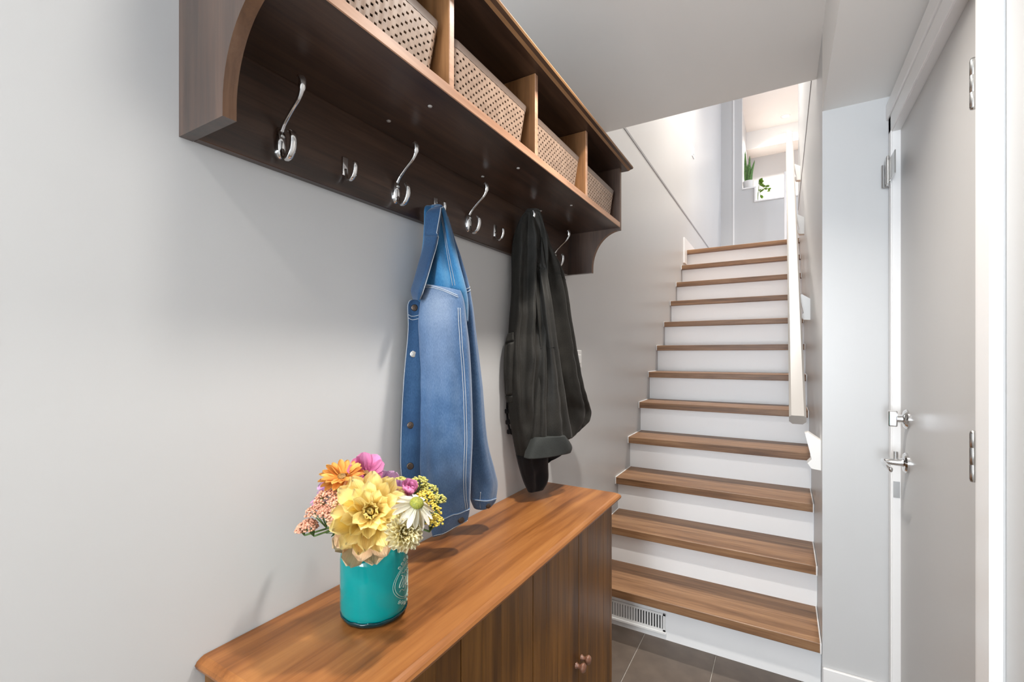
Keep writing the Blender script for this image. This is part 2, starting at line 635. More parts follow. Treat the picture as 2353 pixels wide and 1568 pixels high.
# ------------------------------------------------------------------ recessed lamps
for (x, y, z, w, where) in POT_LIGHTS:
    t = thing('recessed_light', (x, y, z), 'round recessed ceiling lamp with white trim ring, ' + where, 'ceiling light', 'recessed ceiling lamps')
    bm = bmesh.new()
    lathe(bm, [(0.050, -0.001), (0.052, -0.005), (0.072, -0.004), (0.074, 0.0)], (x, y, z), seg=28, cap=False)
    obj('trim_ring', bm, M_TRIM, t, smooth=True)
    bm = bmesh.new()
    lathe(bm, [(0.050, -0.0015), (0.050, -0.0005)], (x, y, z), seg=28)
    obj('lens', bm, M_LENS, t)
    area_light('pot_light', (x, y, z - 0.012), 0.11, w, WARM, (0, 0, -1), shape='DISK', spread=112 if z < 3 else 125)

# ------------------------------------------------------------------ staircase
st = thing('staircase', (WR / 2, Y1 + 0.05, 0), 'straight staircase with oak treads and white painted risers', 'staircase')
TH = 0.038
for n in range(1, 13):
    yf = Y1 + (n - 1) * RUN
    zt = RISE * n
    bm = B((0.001, yf, zt - TH), (WR - 0.001, yf + RUN + 0.075, zt), 0.003, 2)
    obj('tread', bm, M_TREAD, st)
    obj('riser', B((0.001, yf + 0.050, zt - RISE), (WR - 0.001, yf + 0.065, zt - TH)), M_RISER, st)
    for xc in (WR - 0.004, 0.004):
        bm = bmesh.new()
        tube(bm, [(xc, yf - 0.001, zt - TH), (xc, yf - 0.001, zt + 0.0005), (xc, yf + RUN + 0.05, zt + 0.0005)], 0.0028, 6, ref=(1, 0, 0))
        obj('caulk_line', bm, M_TRIM, st)

# air register set in the lowest riser
VX0, VX1, VZ0, VZ1, VY = 0.06, 0.376, 0.036, 0.116, Y1 + 0.050
vt = thing('air_register', ((VX0 + VX1) / 2, VY - 0.004, VZ0), 'white slatted air vent set in the lowest stair riser', 'vent')
bm = bmesh.new()
for lo, hi in (((VX0, VZ0), (VX1, VZ0 + 0.010)), ((VX0, VZ1 - 0.010), (VX1, VZ1)), ((VX0, VZ0), (VX0 + 0.012, VZ1)), ((VX1 - 0.012, VZ0), (VX1, VZ1))):
    box(bm, (lo[0], VY - 0.006, lo[1]), (hi[0], VY - 0.0005, hi[1]), 0.001)
box(bm, (VX0 - 0.004, VY - 0.010, VZ0 - 0.012), (VX1 + 0.004, VY - 0.0005, VZ0), 0.002)
obj('frame', bm, M_VENT, vt)
obj('dark_duct', B((VX0 + 0.005, VY - 0.0012, VZ0 + 0.005), (VX1 - 0.005, VY - 0.0004, VZ1 - 0.005)), M_BLACK, vt)
bm = B((-0.0034, -0.002, 0), (0.0034, 0.002, VZ1 - VZ0 - 0.016))
slat_me = bpy.data.meshes.new('slat')
bm.to_mesh(slat_me)
bm.free()
slat_me.materials.append(M_VENT)
k = 24
for i in range(k):
    x = VX0 + 0.018 + (VX1 - VX0 - 0.036) * i / (k - 1)
    o = share('slat', slat_me, vt, Matrix.Translation((x, VY - 0.0035, VZ0 + 0.008)))
    if i < 14:
        o.scale.x = 1.35

# handrail
hr = thing('handrail', (0.88, 2.2, 1.0), 'cream painted wooden handrail along the right stair wall', 'handrail')
SL = RISE / RUN
d = Vector((0, 1, SL)).normalized()
up = Vector((0, -SL, 1)).normalized()
p0 = Vector((0.88, 2.215, 1.010))
Lr = 4.05
sec = [(-0.030, -0.010), (-0.018, -0.024), (0.018, -0.024), (0.030, -0.010), (0.030, 0.016), (0.022, 0.024), (-0.022, 0.024), (-0.030, 0.016)]
bm = bmesh.new()
r0 = [bm.verts.new(p0 + Vector((a, 0, 0)) + up * b) for a, b in sec]
r1 = [bm.verts.new(p0 + d * Lr + Vector((a, 0, 0)) + up * b) for a, b in sec]
bm.faces.new(r0)
bm.faces.new(r1[::-1])
for i in range(len(sec)):
    j = (i + 1) % len(sec)
    bm.faces.new((r0[i], r0[j], r1[j], r1[i]))
obj('rail', bm, M_RAIL, hr)
for yb in (2.145, 2.96, 3.80, 4.63):
    zt = p0.z + (yb - p0.y) * SL - 0.012
    bm = bmesh.new()
    prof = [(WR, zt - 0.115), (WR, zt + 0.000), (WR - 0.040, zt + 0.028), (WR - 0.052, zt + 0.024), (WR - 0.040, zt - 0.030), (WR - 0.030, zt - 0.075), (WR - 0.044, zt - 0.092), (WR - 0.030, zt - 0.112)]
    prism(bm, [(a, b) for a, b in prof], 1, yb, yb + 0.055)
    obj('bracket', bm, M_BRK, hr)

# stair newel seen beside the rail on the landing
struct('trim_10', B((0.838, 7.56, ZL), (0.868, 7.60, 3.86), 0.004), M_TRIM)

# ------------------------------------------------------------------ entry door
XD = XR + 0.020
dr = struct('door_1', B((XD, DY0 + 0.003, 0.008), (XD + 0.042, DY1 - 0.003, DZ - 0.004), 0.002), M_DOOR)
dr['label'] = 'flat pale grey entry door with chrome lever in the right wall'
for nm, lo, hi in (('jamb', (XR - 0.002, DY1 - 0.004, 0), (XD + 0.05, DY1, DZ)), ('jamb', (XR - 0.002, DY0, 0), (XD + 0.05, DY0 + 0.002, DZ)), ('head_jamb', (XR - 0.002, DY0, DZ - 0.004), (XD + 0.05, DY1, DZ))):
    obj(nm, B(lo, hi), M_TRIM, dr)
for z0 in (0.25, 1.03, 1.752):
    bm = bmesh.new()
    lathe(bm, [(0.0, 0), (0.0045, 0.001), (0.006, 0.006), (0.006, 0.033), (0.0055, 0.034), (0.006, 0.035), (0.006, 0.066), (0.0055, 0.067), (0.006, 0.068), (0.006, 0.094), (0.004, 0.1), (0, 0.101)],
          (XR - 0.006, DY0 + 0.008, z0), seg=14, cap=False)
    h = obj('hinge', bm, M_STEEL, dr, smooth=True)
    obj('hinge_leaf', B((XR + 0.002, DY0 + 0.002, z0 + 0.002), (XD - 0.0005, DY0 + 0.016, z0 + 0.098)), M_STEEL, h)
# deadbolt
zc, yc = 1.070, 1.914
bm = bmesh.new()
lathe(bm, [(0.0, 0.0), (0.031, 0.0), (0.031, 0.004), (0.026, 0.010), (0.014, 0.014), (0.012, 0.028), (0.0, 0.029)], (XD, yc, zc), axis=(-1, 0, 0), seg=28, cap=False)
db = obj('deadbolt', bm, M_CHROME, dr, smooth=True, auto=35)
obj('thumb_turn', B((XD - 0.050, yc - 0.008, zc - 0.026), (XD - 0.026, yc + 0.008, zc + 0.026), 0.004, 2), M_CHROME, db)
# lever handle
zc = 0.930
bm = bmesh.new()
lathe(bm, [(0.0, 0.0), (0.032, 0.0), (0.032, 0.006), (0.028, 0.011), (0.014, 0.013), (0.012, 0.020), (0.011, 0.058), (0.0, 0.059)], (XD, yc, zc), axis=(-1, 0, 0), seg=28, cap=False)
lv = obj('lever_handle', bm, M_CHROME, dr, smooth=True, auto=35)
bm = bmesh.new()
pts = [(XD - 0.050, yc + 0.012, zc), (XD - 0.062, yc, zc), (XD - 0.066, yc - 0.03, zc), (XD - 0.064, yc - 0.07, zc - 0.002), (XD - 0.058, yc - 0.105, zc - 0.006)]
pts = catmull(pts, 14)
tube(bm, pts, [0.011 - 0.003 * i / 13 for i in range(14)], 12, flat=(0.55, 1.0), ref=(1, 0, 0))
obj('lever', bm, M_CHROME, lv, smooth=True)
bm = bmesh.new()
tube(bm, [(XD - 0.030, yc, zc + 0.008), (XD - 0.030, yc, zc + 0.034)], 0.006, 10)
obj('lock_pin', bm, M_STEEL, lv)
obj('strike_plate', B((XR + 0.000, DY1 - 0.0055, 0.79), (XR + 0.018, DY1 - 0.0035, 0.845)), M_STEEL, dr)
# flip guard bridging casing and door
gz0, gz1 = 1.868, 1.948
gd = obj('door_guard', B((XR - 0.009, YF - 0.034, gz0 - 0.006), (XR - 0.0055, YF - 0.014, gz1 + 0.004), 0.001), M_STEEL, dr)
obj('guard_lip', B((XR - 0.026, YF - 0.018, gz0 - 0.006), (XR - 0.006, YF - 0.0145, gz1 - 0.006), 0.001), M_CHROME, gd)
bm = bmesh.new()
tube(bm, [(XR - 0.014, DY1 - 0.004, gz0 - 0.004), (XR - 0.014, DY1 - 0.004, gz1 + 0.006)], 0.0065, 12)
tube(bm, [(XR - 0.014, DY1 - 0.004, gz0 - 0.010), (XR - 0.014, DY1 - 0.004, gz0 - 0.004)], 0.0045, 12)
tube(bm, [(XR - 0.014, DY1 - 0.004, gz1 + 0.006), (XR - 0.014, DY1 - 0.004, gz1 + 0.011)], 0.0045, 12)
obj('guard_barrel', bm, M_CHROME, gd, smooth=True, auto=40)
obj('guard_leaf', B((XR - 0.011, 1.925, gz0 + 0.002), (XR - 0.008, DY1 - 0.002, gz1 - 0.002), 0.001), M_STEEL, gd)

# ------------------------------------------------------------------ switches on the left wall
def switch(y, z, w, h, label):
    t = thing('light_switch', (0, y, z), label, 'light switch', 'white wall switches')
    obj('plate', B((0, y - w / 2, z), (0.006, y + w / 2, z + h), 0.002), M_TRIM, t)
    obj('rocker', B((0.005, y - w / 4, z + h * 0.25), (0.010, y + w / 4, z + h * 0.75), 0.0015), M_VENT, t)


switch(2.02, 1.215, 0.062, 0.082, 'white light switch on the left wall just past the dark jacket')
switch(5.20, 3.372, 0.11, 0.12, 'white switch plate high on the stairwell wall')

# ------------------------------------------------------------------ coat shelf
SY0, SY1 = 0.364, 1.880
DEP = 0.250
cs = thing('coat_shelf', (0, (SY0 + SY1) / 2, 1.625), 'dark brown wooden wall shelf with four cubbies and chrome coat hooks', 'shelf')
T = 0.020
bm = B((0, SY0 + T, 1.625), (0.018, SY1 - T, 2.045), 0.0015)
obj('back_panel', bm, M_SH_Y, cs)


def side_profile():
    pts = [(0.0, 1.625), (0.128, 1.625)]
    # short straight front edge, then a concave sweep out to the shelf front
    for k_ in range(15):
        a = k_ / 14 * math.pi / 2
        pts.append((DEP - (DEP - 0.128) * math.cos(a), 1.643 + (1.792 - 1.643) * math.sin(a)))
    pts += [(DEP, 1.80), (DEP, 2.045), (0, 2.045)]
    return pts


def side(y0, y1, outer_front):
    bm = bmesh.new()
    pr = side_profile()
    prism(bm, pr, 1, y0, y1)
    for f in bm.faces:
        n_ = f.normal
    bm.normal_update()
    bmesh.ops.recalc_face_normals(bm, faces=bm.faces)
    for f in bm.faces:
        if abs(f.normal.y) < 0.5 and f.normal.x > 0.2:
            f.material_index = 1
    return obj('side_panel', bm, [M_SH_Z, M_SH_EDGE_Z], cs)


M_SH_EDGE_Z = wood('shelf_edge_upright', (0.10, 0.052, 0.03), (0.155, 0.082, 0.046), (0.20, 0.11, 0.066), 2, grain=10, rough=0.4)
side(SY0, SY0 + T, True)
side(SY1 - T, SY1, False)


def edged_board(name, lo, hi, parent, mat, edge):
    bm = B(lo, hi, 0.0015)
    bm.normal_update()
    for f in bm.faces:
        if f.normal.x > 0.6:
            f.material_index = 1
    return obj(name, bm, [mat, edge], parent)


edged_board('bottom_board', (0.018, SY0 + T, 1.800), (DEP + 0.001, SY1 - T, 1.822), cs, M_SH_Y, M_SH_EDGE_Y)
# top board with moulded edge
bm = bmesh.new()
pr = [(0, 2.045), (0.272, 2.045), (0.280, 2.049), (0.290, 2.051), (0.292, 2.056), (0.288, 2.064), (0.280, 2.068), (0, 2.068)]
prism(bm, pr, 1, SY0 - 0.03, SY1 + 0.03)
bmesh.ops.recalc_face_normals(bm, faces=bm.faces)
bm.normal_update()
for f in bm.faces:
    if f.normal.x > 0.3:
        f.material_index = 1
M_SH_TOPEDGE = wood('shelf_top_edge', (0.17, 0.085, 0.035), (0.27, 0.14, 0.06), (0.36, 0.20, 0.09), 1, grain=10, rough=0.35)
obj('top_board', bm, [M_SH_Y, M_SH_TOPEDGE], cs)
CUB = (SY1 - SY0 - T) / 4
divs = []
for k_ in (1, 2, 3):
    yc = SY0 + T / 2 + CUB * k_
    divs.append(yc)
    edged_board('divider', (0.018, yc - 0.008, 1.822), (DEP - 0.002, yc + 0.008, 2.045), cs, M_SH_DIV, M_SH_EDGE_Y)
for yc in divs:
    for x in (0.07, 0.19):
        bm = bmesh.new()
        lathe(bm, [(0.0, -0.0025), (0.004, -0.002), (0.005, 0.0)], (x, yc, 1.800), seg=12, cap=False)
        obj('screw_cap', bm, M_SCREW, cs, smooth=True)


def coat_hook(y, large):
    bm = bmesh.new()
    if large:
        zb = 1.672
        # domed oval back plate
        rings = []
        for f_, xo in ((1.0, 0.018), (0.97, 0.022), (0.75, 0.027), (0.4, 0.030), (0.02, 0.031)):
            rings.append([bm.verts.new((xo, y + 0.0125 * f_ * math.cos(a * math.pi / 10), zb + 0.030 * f_ * math.sin(a * math.pi / 10))) for a in range(20)])
        for a, b in zip(rings, rings[1:]):
            for k_ in range(20):
                bm.faces.new((a[k_], a[(k_ + 1) % 20], b[(k_ + 1) % 20], b[k_]))
        bm.faces.new(rings[-1])
        h = obj('coat_hook', bm, M_CHROME, cs, smooth=True)
        bm = bmesh.new()
        p = catmull([(0.024, y, zb + 0.020), (0.034, y, zb + 0.033), (0.056, y, zb + 0.052), (0.074, y, zb + 0.066), (0.084, y, zb + 0.080), (0.087, y, zb + 0.096), (0.083, y, zb + 0.104)], 22)
        rr = [0.0048 - 0.0012 * math.sin(math.pi * min(1, i / 14)) + (0.0016 if i > 14 else 0) for i in range(22)]
        tube(bm, p, rr, 10, flat=[(1.0 + 0.35 * max(0, (i - 12) / 9), 0.9) for i in range(22)])
        obj('upper_prong', bm, M_CHROME, h, smooth=True)
        bm = bmesh.new()
        p = catmull([(0.026, y, zb - 0.010), (0.030, y, zb - 0.026), (0.040, y, zb - 0.034), (0.052, y, zb - 0.030), (0.060, y, zb - 0.014), (0.061, y, zb + 0.004), (0.057, y, zb + 0.012)], 22)
        tube(bm, p, [0.0045 + 0.0012 * i / 21 for i in range(22)], 10, flat=[(1.0 + 0.5 * i / 21, 0.8) for i in range(22)])
        obj('lower_prong', bm, M_CHROME, h, smooth=True)
        for dz in (0.012,):
            bm = bmesh.new()
            lathe(bm, [(0.0055, 0), (0.005, 0.002), (0.0, 0.003)], (0.0285, y, zb + dz), axis=(1, 0, 0), seg=10, cap=False)
            obj('screw', bm, M_STEEL, h, smooth=True)
    else:
        zb = 1.675
        bm = B((0.018, y - 0.007, zb - 0.014), (0.0215, y + 0.007, zb + 0.026), 0.0017, 3)
        h = obj('coat_hook', bm, M_CHROME, cs, smooth=True, auto=40)
        bm = bmesh.new()
        p = catmull([(0.021, y, zb + 0.0), (0.024, y, zb - 0.016), (0.034, y, zb - 0.026), (0.046, y, zb - 0.020), (0.052, y, zb - 0.004), (0.051, y, zb + 0.010)], 18)
        tube(bm, p, [0.0036 + 0.0008 * i / 17 for i in range(18)], 10, flat=[(1.0 + 0.4 * i / 17, 0.8) for i in range(18)])
        obj('prong', bm, M_CHROME, h, smooth=True)


for y in (0.522, 0.820, 1.118, 1.416, 1.714):
    coat_hook(y, True)
for y in (0.671, 0.969, 1.267, 1.565):
    coat_hook(y, False)

# ------------------------------------------------------------------ baskets
def basket(yc, label):
    z0, z1 = 1.8225, 1.945
    x0, x1 = 0.040, 0.232
    wt, wb = 0.166, 0.150           # half width top / bottom
    t = thing('storage_basket', ((x0 + x1) / 2, yc, z0), label, 'basket', 'woven baskets in the shelf cubbies')
    NR = 24
    z_rim = z1 - 0.014
    bm = bmesh.new()
    # outline as rounded rectangle, walked once; cells of the weave removed in a staggered pattern
    def outline(f):
        hw = wb + (wt - wb) * f
        hx0, hx1 = x0 + 0.010 * (1 - f), x1 - 0.010 * (1 - f)
        r = 0.022
        cs_ = [(hx1 - r, yc + hw - r, 0), (hx0 + r, yc + hw - r, 90), (hx0 + r, yc - hw + r, 180), (hx1 - r, yc - hw + r, 270)]
        out = []
        for (cx, cy, a0) in cs_:
            for q in range(7):
                a = math.radians(a0 + q * 15)
                out.append(Vector((cx + r * math.cos(a), cy + r * math.sin(a), 0)))
        out.append(out[0])
        return out
    def resample(poly, n):
        seg = [(b - a).length for a, b in zip(poly, poly[1:])]
        tot = sum(seg)
        res = []
        i = 0
        acc = 0
        for k_ in range(n):
            s = tot * k_ / n
            while acc + seg[i] < s - 1e-9:
                acc += seg[i]
                i += 1
            f = (s - acc) / seg[i]
            res.append(poly[i].lerp(poly[i + 1], f))
        return res
    NC = 288
    rows = []
    for r in range(NR + 1):
        f = r / NR
        z = z0 + (z_rim - z0) * f
        pl = resample(outline(f), NC)
        row = []
        cen = Vector(((x0 + x1) / 2, yc, 0))
        for c, p in enumerate(pl):
            # woven relief: strands swell between the slots
            s = 0.0003 * math.cos(c * math.pi / 3)
            outd = (p - cen).normalized()
            row.append(bm.verts.new((p.x + outd.x * s, p.y + outd.y * s, z)))
        rows.append(row)
    for r in range(NR):
        for c in range(NC):
            j = (c + 1) % NC
            slot_row = r % 2 == 1 and 0 < r < NR - 1
            ph = (c + (3 if (r // 2) % 2 else 0)) % 6
            if slot_row and ph in (0, 1):
                continue
            bm.faces.new((rows[r][c], rows[r][j], rows[r + 1][j], rows[r + 1][c]))
    geom = bm.faces[:]
    bmesh.ops.recalc_face_normals(bm, faces=geom)
    bmesh.ops.solidify(bm, geom=geom, thickness=0.0022)
    bt = [v for v in bm.verts if abs(v.co.z - z0) < 1e-6]
    obj('woven_body', bm, M_BASKET, t)
    obj('base', B((x0 + 0.014, yc - wb + 0.006, z0), (x1 - 0.014, yc + wb - 0.006, z0 + 0.004)), M_BASKET, t)
    # rim band
    bm = bmesh.new()
    lo = outline(0.92)[:-1]
    hi = outline(1.04)[:-1]
    n_ = len(lo)
    cen = Vector(((x0 + x1) / 2, yc, 0))
    ringz = [(z_rim - 0.001, 0.0008), (z1 - 0.002, 0.003), (z1, 0.0045), (z1 + 0.001, 0.002), (z1, -0.001), (z_rim, -0.003)]
    rr = []
    for zz, off in ringz:
        ring = []
        for p in outline(1.0)[:-1]:
            od = Vector((p.x - cen.x, p.y - cen.y, 0))
            od.normalize()
            ring.append(bm.verts.new((p.x + od.x * off, p.y + od.y * off, zz)))
        rr.append(ring)
    for a, b in zip(rr, rr[1:] + rr[:1]):
        for k_ in range(n_):
            bm.faces.new((a[k_], a[(k_ + 1) % n_], b[(k_ + 1) % n_], b[k_]))
    obj('rim', bm, M_RIM, t, smooth=True, auto=50)


edges_y = [SY0 + T] + divs + [SY1 - T]
labs = ['brown woven plastic basket in the cubby nearest the camera',
        'brown woven plastic basket in the second cubby from the near end of the shelf',
        'brown woven plastic basket in the third cubby, above the dark jacket',
        'brown woven plastic basket in the farthest cubby beside the shelf end']
for a, b, l in zip(edges_y, edges_y[1:], labs):
    basket((a + b) / 2, l)

# ------------------------------------------------------------------ storage cabinet
CX, CY0, CY1, CZ = 0.298, 0.400, 1.612, 0.780
cb = thing('storage_cabinet', (CX / 2, (CY0 + CY1) / 2, 0), 'narrow orange-brown pine cabinet with plank doors under the coat shelf', 'cabinet')
# top with rounded profile on three edges
bm = bmesh.new()
prof = [(0.0, 0.000), (0.006, 0.001), (0.012, 0.005), (0.014, 0.011), (0.011, 0.016), (0.005, 0.020), (0.0, 0.022)]
rings = []
for off, h in prof:
    xo = 0.316 + off
    ya, yb = 0.400 - off, 1.620 + off
    ring = [(0.002, ya, CZ - 0.022 + h), (xo - 0.012, ya, CZ - 0.022 + h), (xo - 0.004, ya + 0.004, CZ - 0.022 + h), (xo, ya + 0.012, CZ - 0.022 + h),
            (xo, yb - 0.012, CZ - 0.022 + h), (xo - 0.004, yb - 0.004, CZ - 0.022 + h), (xo - 0.012, yb, CZ - 0.022 + h), (0.002, yb, CZ - 0.022 + h)]
    rings.append([bm.verts.new(p) for p in ring])
for a, b in zip(rings, rings[1:]):
    for i in range(8):
        j = (i + 1) % 8
        bm.faces.new((a[i], a[j], b[j], b[i]))
bm.faces.new(rings[0][::-1])
bm.faces.new(rings[-1])
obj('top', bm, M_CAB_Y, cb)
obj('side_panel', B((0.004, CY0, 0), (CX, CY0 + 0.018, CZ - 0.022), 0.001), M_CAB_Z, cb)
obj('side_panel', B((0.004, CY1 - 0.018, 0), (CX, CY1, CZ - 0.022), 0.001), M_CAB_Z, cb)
obj('back_panel', B((0.004, CY0 + 0.018, 0.05), (0.010, CY1 - 0.018, CZ - 0.022)), M_CAB_Z, cb)
obj('plinth', B((0.010, CY0 + 0.018, 0.0), (CX - 0.03, CY1 - 0.018, 0.06)), M_CAB_Z, cb)
obj('interior', B((0.010, CY0 + 0.018, 0.06), (CX - 0.022, CY1 - 0.018, CZ - 0.024)), M_DARK, cb)
nd = 4
dw = (CY1 - CY0 - 0.036) / nd
for i in range(nd):
    ya = CY0 + 0.018 + dw * i + 0.0015
    yb = ya + dw - 0.003
    npk = 4
    pw = (yb - ya) / npk
    dd = None
    for q in range(npk):
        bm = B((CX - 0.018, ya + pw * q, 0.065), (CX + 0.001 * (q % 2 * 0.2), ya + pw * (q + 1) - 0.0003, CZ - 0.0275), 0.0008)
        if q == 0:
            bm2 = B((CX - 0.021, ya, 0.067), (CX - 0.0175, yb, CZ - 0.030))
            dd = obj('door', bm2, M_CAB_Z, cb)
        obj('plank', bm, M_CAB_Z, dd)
    ky = yb - 0.019 if i % 2 == 0 else ya + 0.019
    bm = bmesh.new()
    lathe(bm, [(0.009, 0.0), (0.009, 0.002), (0.0062, 0.006), (0.0058, 0.012), (0.010, 0.016), (0.0135, 0.021), (0.0135, 0.024), (0.010, 0.029), (0.004, 0.031), (0.0, 0.031)],
          (CX, ky, 0.352), axis=(1, 0, 0), seg=20, cap=False)
    obj('knob', bm, M_KNOB, dd, smooth=True)

# ------------------------------------------------------------------ jackets
class Cloth:
    """a hanging tube of cloth; rows are (u_left, v_left, u_right, v_right, x_left, x_right, thickness)"""

    def __init__(self, rows, folds, seed, nl=72, nr=64, power=0.75, wrinkle=0.004):
        self.lv = []
        for r in catmull(rows, nl):
            self.lv.append((at_x(r[0], r[1], r[4]), at_x(r[2], r[3], r[5]), r[6]))
        self.folds, self.seed, self.nr, self.power, self.wr = folds, seed, nr, power, wrinkle

    def pt(self, t, th, off=0.0):
        n = len(self.lv) - 1
        i = min(int(t * n), n - 1)
        f = t * n - i
        a, b = self.lv[i], self.lv[i + 1]
        L = a[0].lerp(b[0], f)
        R = a[1].lerp(b[1], f)
        th_ = a[2] + (b[2] - a[2]) * f
        mid = (L + R) / 2
        ax = (R - L) / 2
        nrm = Vector((ax.y, -ax.x, 0))
        if nrm.length < 1e-6:
            nrm = Vector((1, 0, 0))
        nrm.normalize()
        if nrm.x < 0:
            nrm = -nrm
        c, s = math.cos(th), math.sin(th)
        p = self.power
        cc = math.copysign(abs(c) ** p, c)
        ss = math.copysign(abs(s) ** p, s)
        pos = mid + ax * cc
        d_ = 0.0
        for amp, freq, ph, drift, t0, t1 in self.folds:
            w = max(0.0, min(1.0, (t - t0) / 0.12)) * max(0.0, min(1.0, (t1 - t) / 0.12))
            v = math.sin(freq * cc + ph + drift * t)
            v = (abs(v) ** 0.7) * (1 if v > 0 else -1)
            d_ += amp * w * v
        q = pos * 16.0 + Vector((self.seed, 0, 0))
        q.z *= 0.55
        d_ += self.wr * noise.noise(q) + self.wr * 0.5 * noise.noise(q * 2.3)
        fade = abs(s) ** 0.6
        pos = pos + nrm * (ss * th_ / 2 + (d_ * fade if s > 0 else d_ * 0.3 * fade) + (off if s >= 0 else -off))
        return pos

    def mesh(self, t0=0.0, t1=1.0, off=0.0, a0=0.0, a1=2 * math.pi, nl=None):
        bm = bmesh.new()
        nl = nl or len(self.lv)
        full = abs(a1 - a0 - 2 * math.pi) < 1e-6
        nr = self.nr if full else max(6, int(self.nr * (a1 - a0) / (2 * math.pi)))
        rows = []
        for i in range(nl):
            t = t0 + (t1 - t0) * i / (nl - 1)
            rows.append([bm.verts.new(self.pt(t, a0 + (a1 - a0) * k_ / (nr if full else nr - 1), off)) for k_ in range(nr)])
        for a, b in zip(rows, rows[1:]):
            for k_ in range(nr if full else nr - 1):
                j = (k_ + 1) % nr
                bm.faces.new((a[k_], a[j], b[j], b[k_]))
        if full:
            bm.faces.new(rows[0])
            bm.faces.new(rows[-1][::-1])
        return bm

    def line(self, pts, n=40, off=0.0012):
        """points (t, s in -1..1 left to right) on the front side"""
        out = []
        for t, s in catmull(pts, n):
            s = max(-0.999, min(0.999, s))
            c = math.copysign(abs(s) ** (1 / self.power), s)
            out.append(self.pt(max(0, min(1, t)), math.acos(max(-1, min(1, c))), off))
        return out


def stitches(parent, lines, mat, r=0.0008, name='stitching'):
    bm = bmesh.new()
    for ln in lines:
        tube(bm, ln, r, 5)
    return obj(name, bm, mat, parent, smooth=True)


def button(parent, pos, nrm, mat, r=0.0085):
    bm = bmesh.new()
    lathe(bm, [(r * 1.0, -0.001), (r, 0.001), (r * 0.85, 0.0025), (r * 0.6, 0.0022), (r * 0.3, 0.003), (0, 0.0032)], pos, axis=nrm, seg=16, cap=False)
    return obj('button', bm, mat, parent, smooth=True)


dj = thing('denim_jacket', (0.05, 0.969, 0.83), 'blue faded denim jacket hanging from a small coat hook', 'jacket')
DJ = ORG[dj.name]


def loc(u, v, x):
    return tuple(at_x(u, v, x) - DJ)


FADE = [(loc(1005, 690, 0.12), (0.08, 0.055, 0.11), (0.36, 0.41, 0.48), 0.6), (loc(1010, 790, 0.12), (0.08, 0.055, 0.16), (0.24, 0.31, 0.43), 0.5),
        (loc(1030, 1080, 0.12), (0.07, 0.06, 0.06), (0.20, 0.27, 0.40), 0.45)]
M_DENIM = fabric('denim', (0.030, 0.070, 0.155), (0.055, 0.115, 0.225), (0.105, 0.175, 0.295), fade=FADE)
M_DENIM_T = fabric('denim_tinted_upper', (0.012, 0.085, 0.20), (0.022, 0.125, 0.27), (0.05, 0.19, 0.34))  # same denim; the bluish light tint on its upper part is put into the colour
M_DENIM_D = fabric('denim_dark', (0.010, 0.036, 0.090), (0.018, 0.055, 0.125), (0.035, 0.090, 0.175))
M_STITCH = plain('pale_thread', (0.42, 0.45, 0.48), rough=0.8)
M_BTN = plain('bronze_button', (0.10, 0.075, 0.06), rough=0.35, metal=0.8)

back = Cloth([(985, 560, 1040, 560, .03, .07, .02), (970, 680, 1074, 680, .025, .075, .035), (962, 800, 1086, 800, .025, .08, .045), (962, 950, 1096, 950, .025, .085, .05), (966, 1060, 1100, 1060, .025, .09, .05), (975, 1120, 1098, 1115, .03, .09, .035), (985, 1140, 1090, 1135, .035, .085, .015)],
             [(0.005, 6.0, 0.3, 1.5, 0.05, 1.0)], 2.2, nr=48)
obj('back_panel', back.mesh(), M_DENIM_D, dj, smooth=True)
front = Cloth([(950, 688, 990, 688, .03, .06, .012), (936, 700, 990, 700, .025, .06, .018), (937, 760, 990, 760, .025, .065, .020), (927, 870, 990, 870, .025, .07, .022),
               (921, 980, 990, 980, .025, .07, .024), (919, 1060, 990, 1060, .025, .07, .024), (922, 1096, 990, 1100, .025, .07, .016)],
              [(0.004, 5.0, 0.6, 2.0, 0.0, 1.1)], 3.1, nr=40)
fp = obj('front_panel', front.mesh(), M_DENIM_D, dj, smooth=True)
stitches(fp, [front.line([(0.05, -0.97), (0.3, -0.97), (0.6, -0.97), (0.98, -0.97)]), front.line([(0.27, -0.95), (0.28, -0.6), (0.27, 0.2)], 14), front.line([(0.25, -0.95), (0.26, -0.6), (0.25, 0.2)], 14)], M_STITCH)
for tt in (0.42, 0.66, 0.86, 0.20):
    p = front.line([(tt, -0.42), (tt, -0.40)], 2, 0.002)[0]
    button(dj, p, Vector((0.75, -0.65, 0)), M_STEEL if tt == 0.42 else M_BTN)
yoke = Cloth([(992, 472, 1012, 470, .035, .075, .012), (978, 482, 1022, 480, .032, .085, .030), (976, 520, 1034, 520, .03, .095, .045), (972, 570, 1047, 570, .03, .11, .055), (962, 610, 1057, 610, .03, .12, .06),
              (955, 650, 1068, 650, .03, .13, .065), (958, 690, 1076, 690, .03, .135, .06), (975, 740, 1076, 740, .04, .13, .04)],
             [(0.008, 7.5, 0.4, 1.0, 0.02, 1.05)], 5.5, wrinkle=0.003)
yk = obj('yoke', yoke.mesh(), M_DENIM_T, dj, smooth=True)
stitches(yk, [yoke.line([(0.10, 0.62), (0.35, 0.55), (0.6, 0.5), (0.75, 0.48)]), yoke.line([(0.10, 0.70), (0.35, 0.64), (0.6, 0.6), (0.75, 0.58)])], M_STITCH, 0.0006)
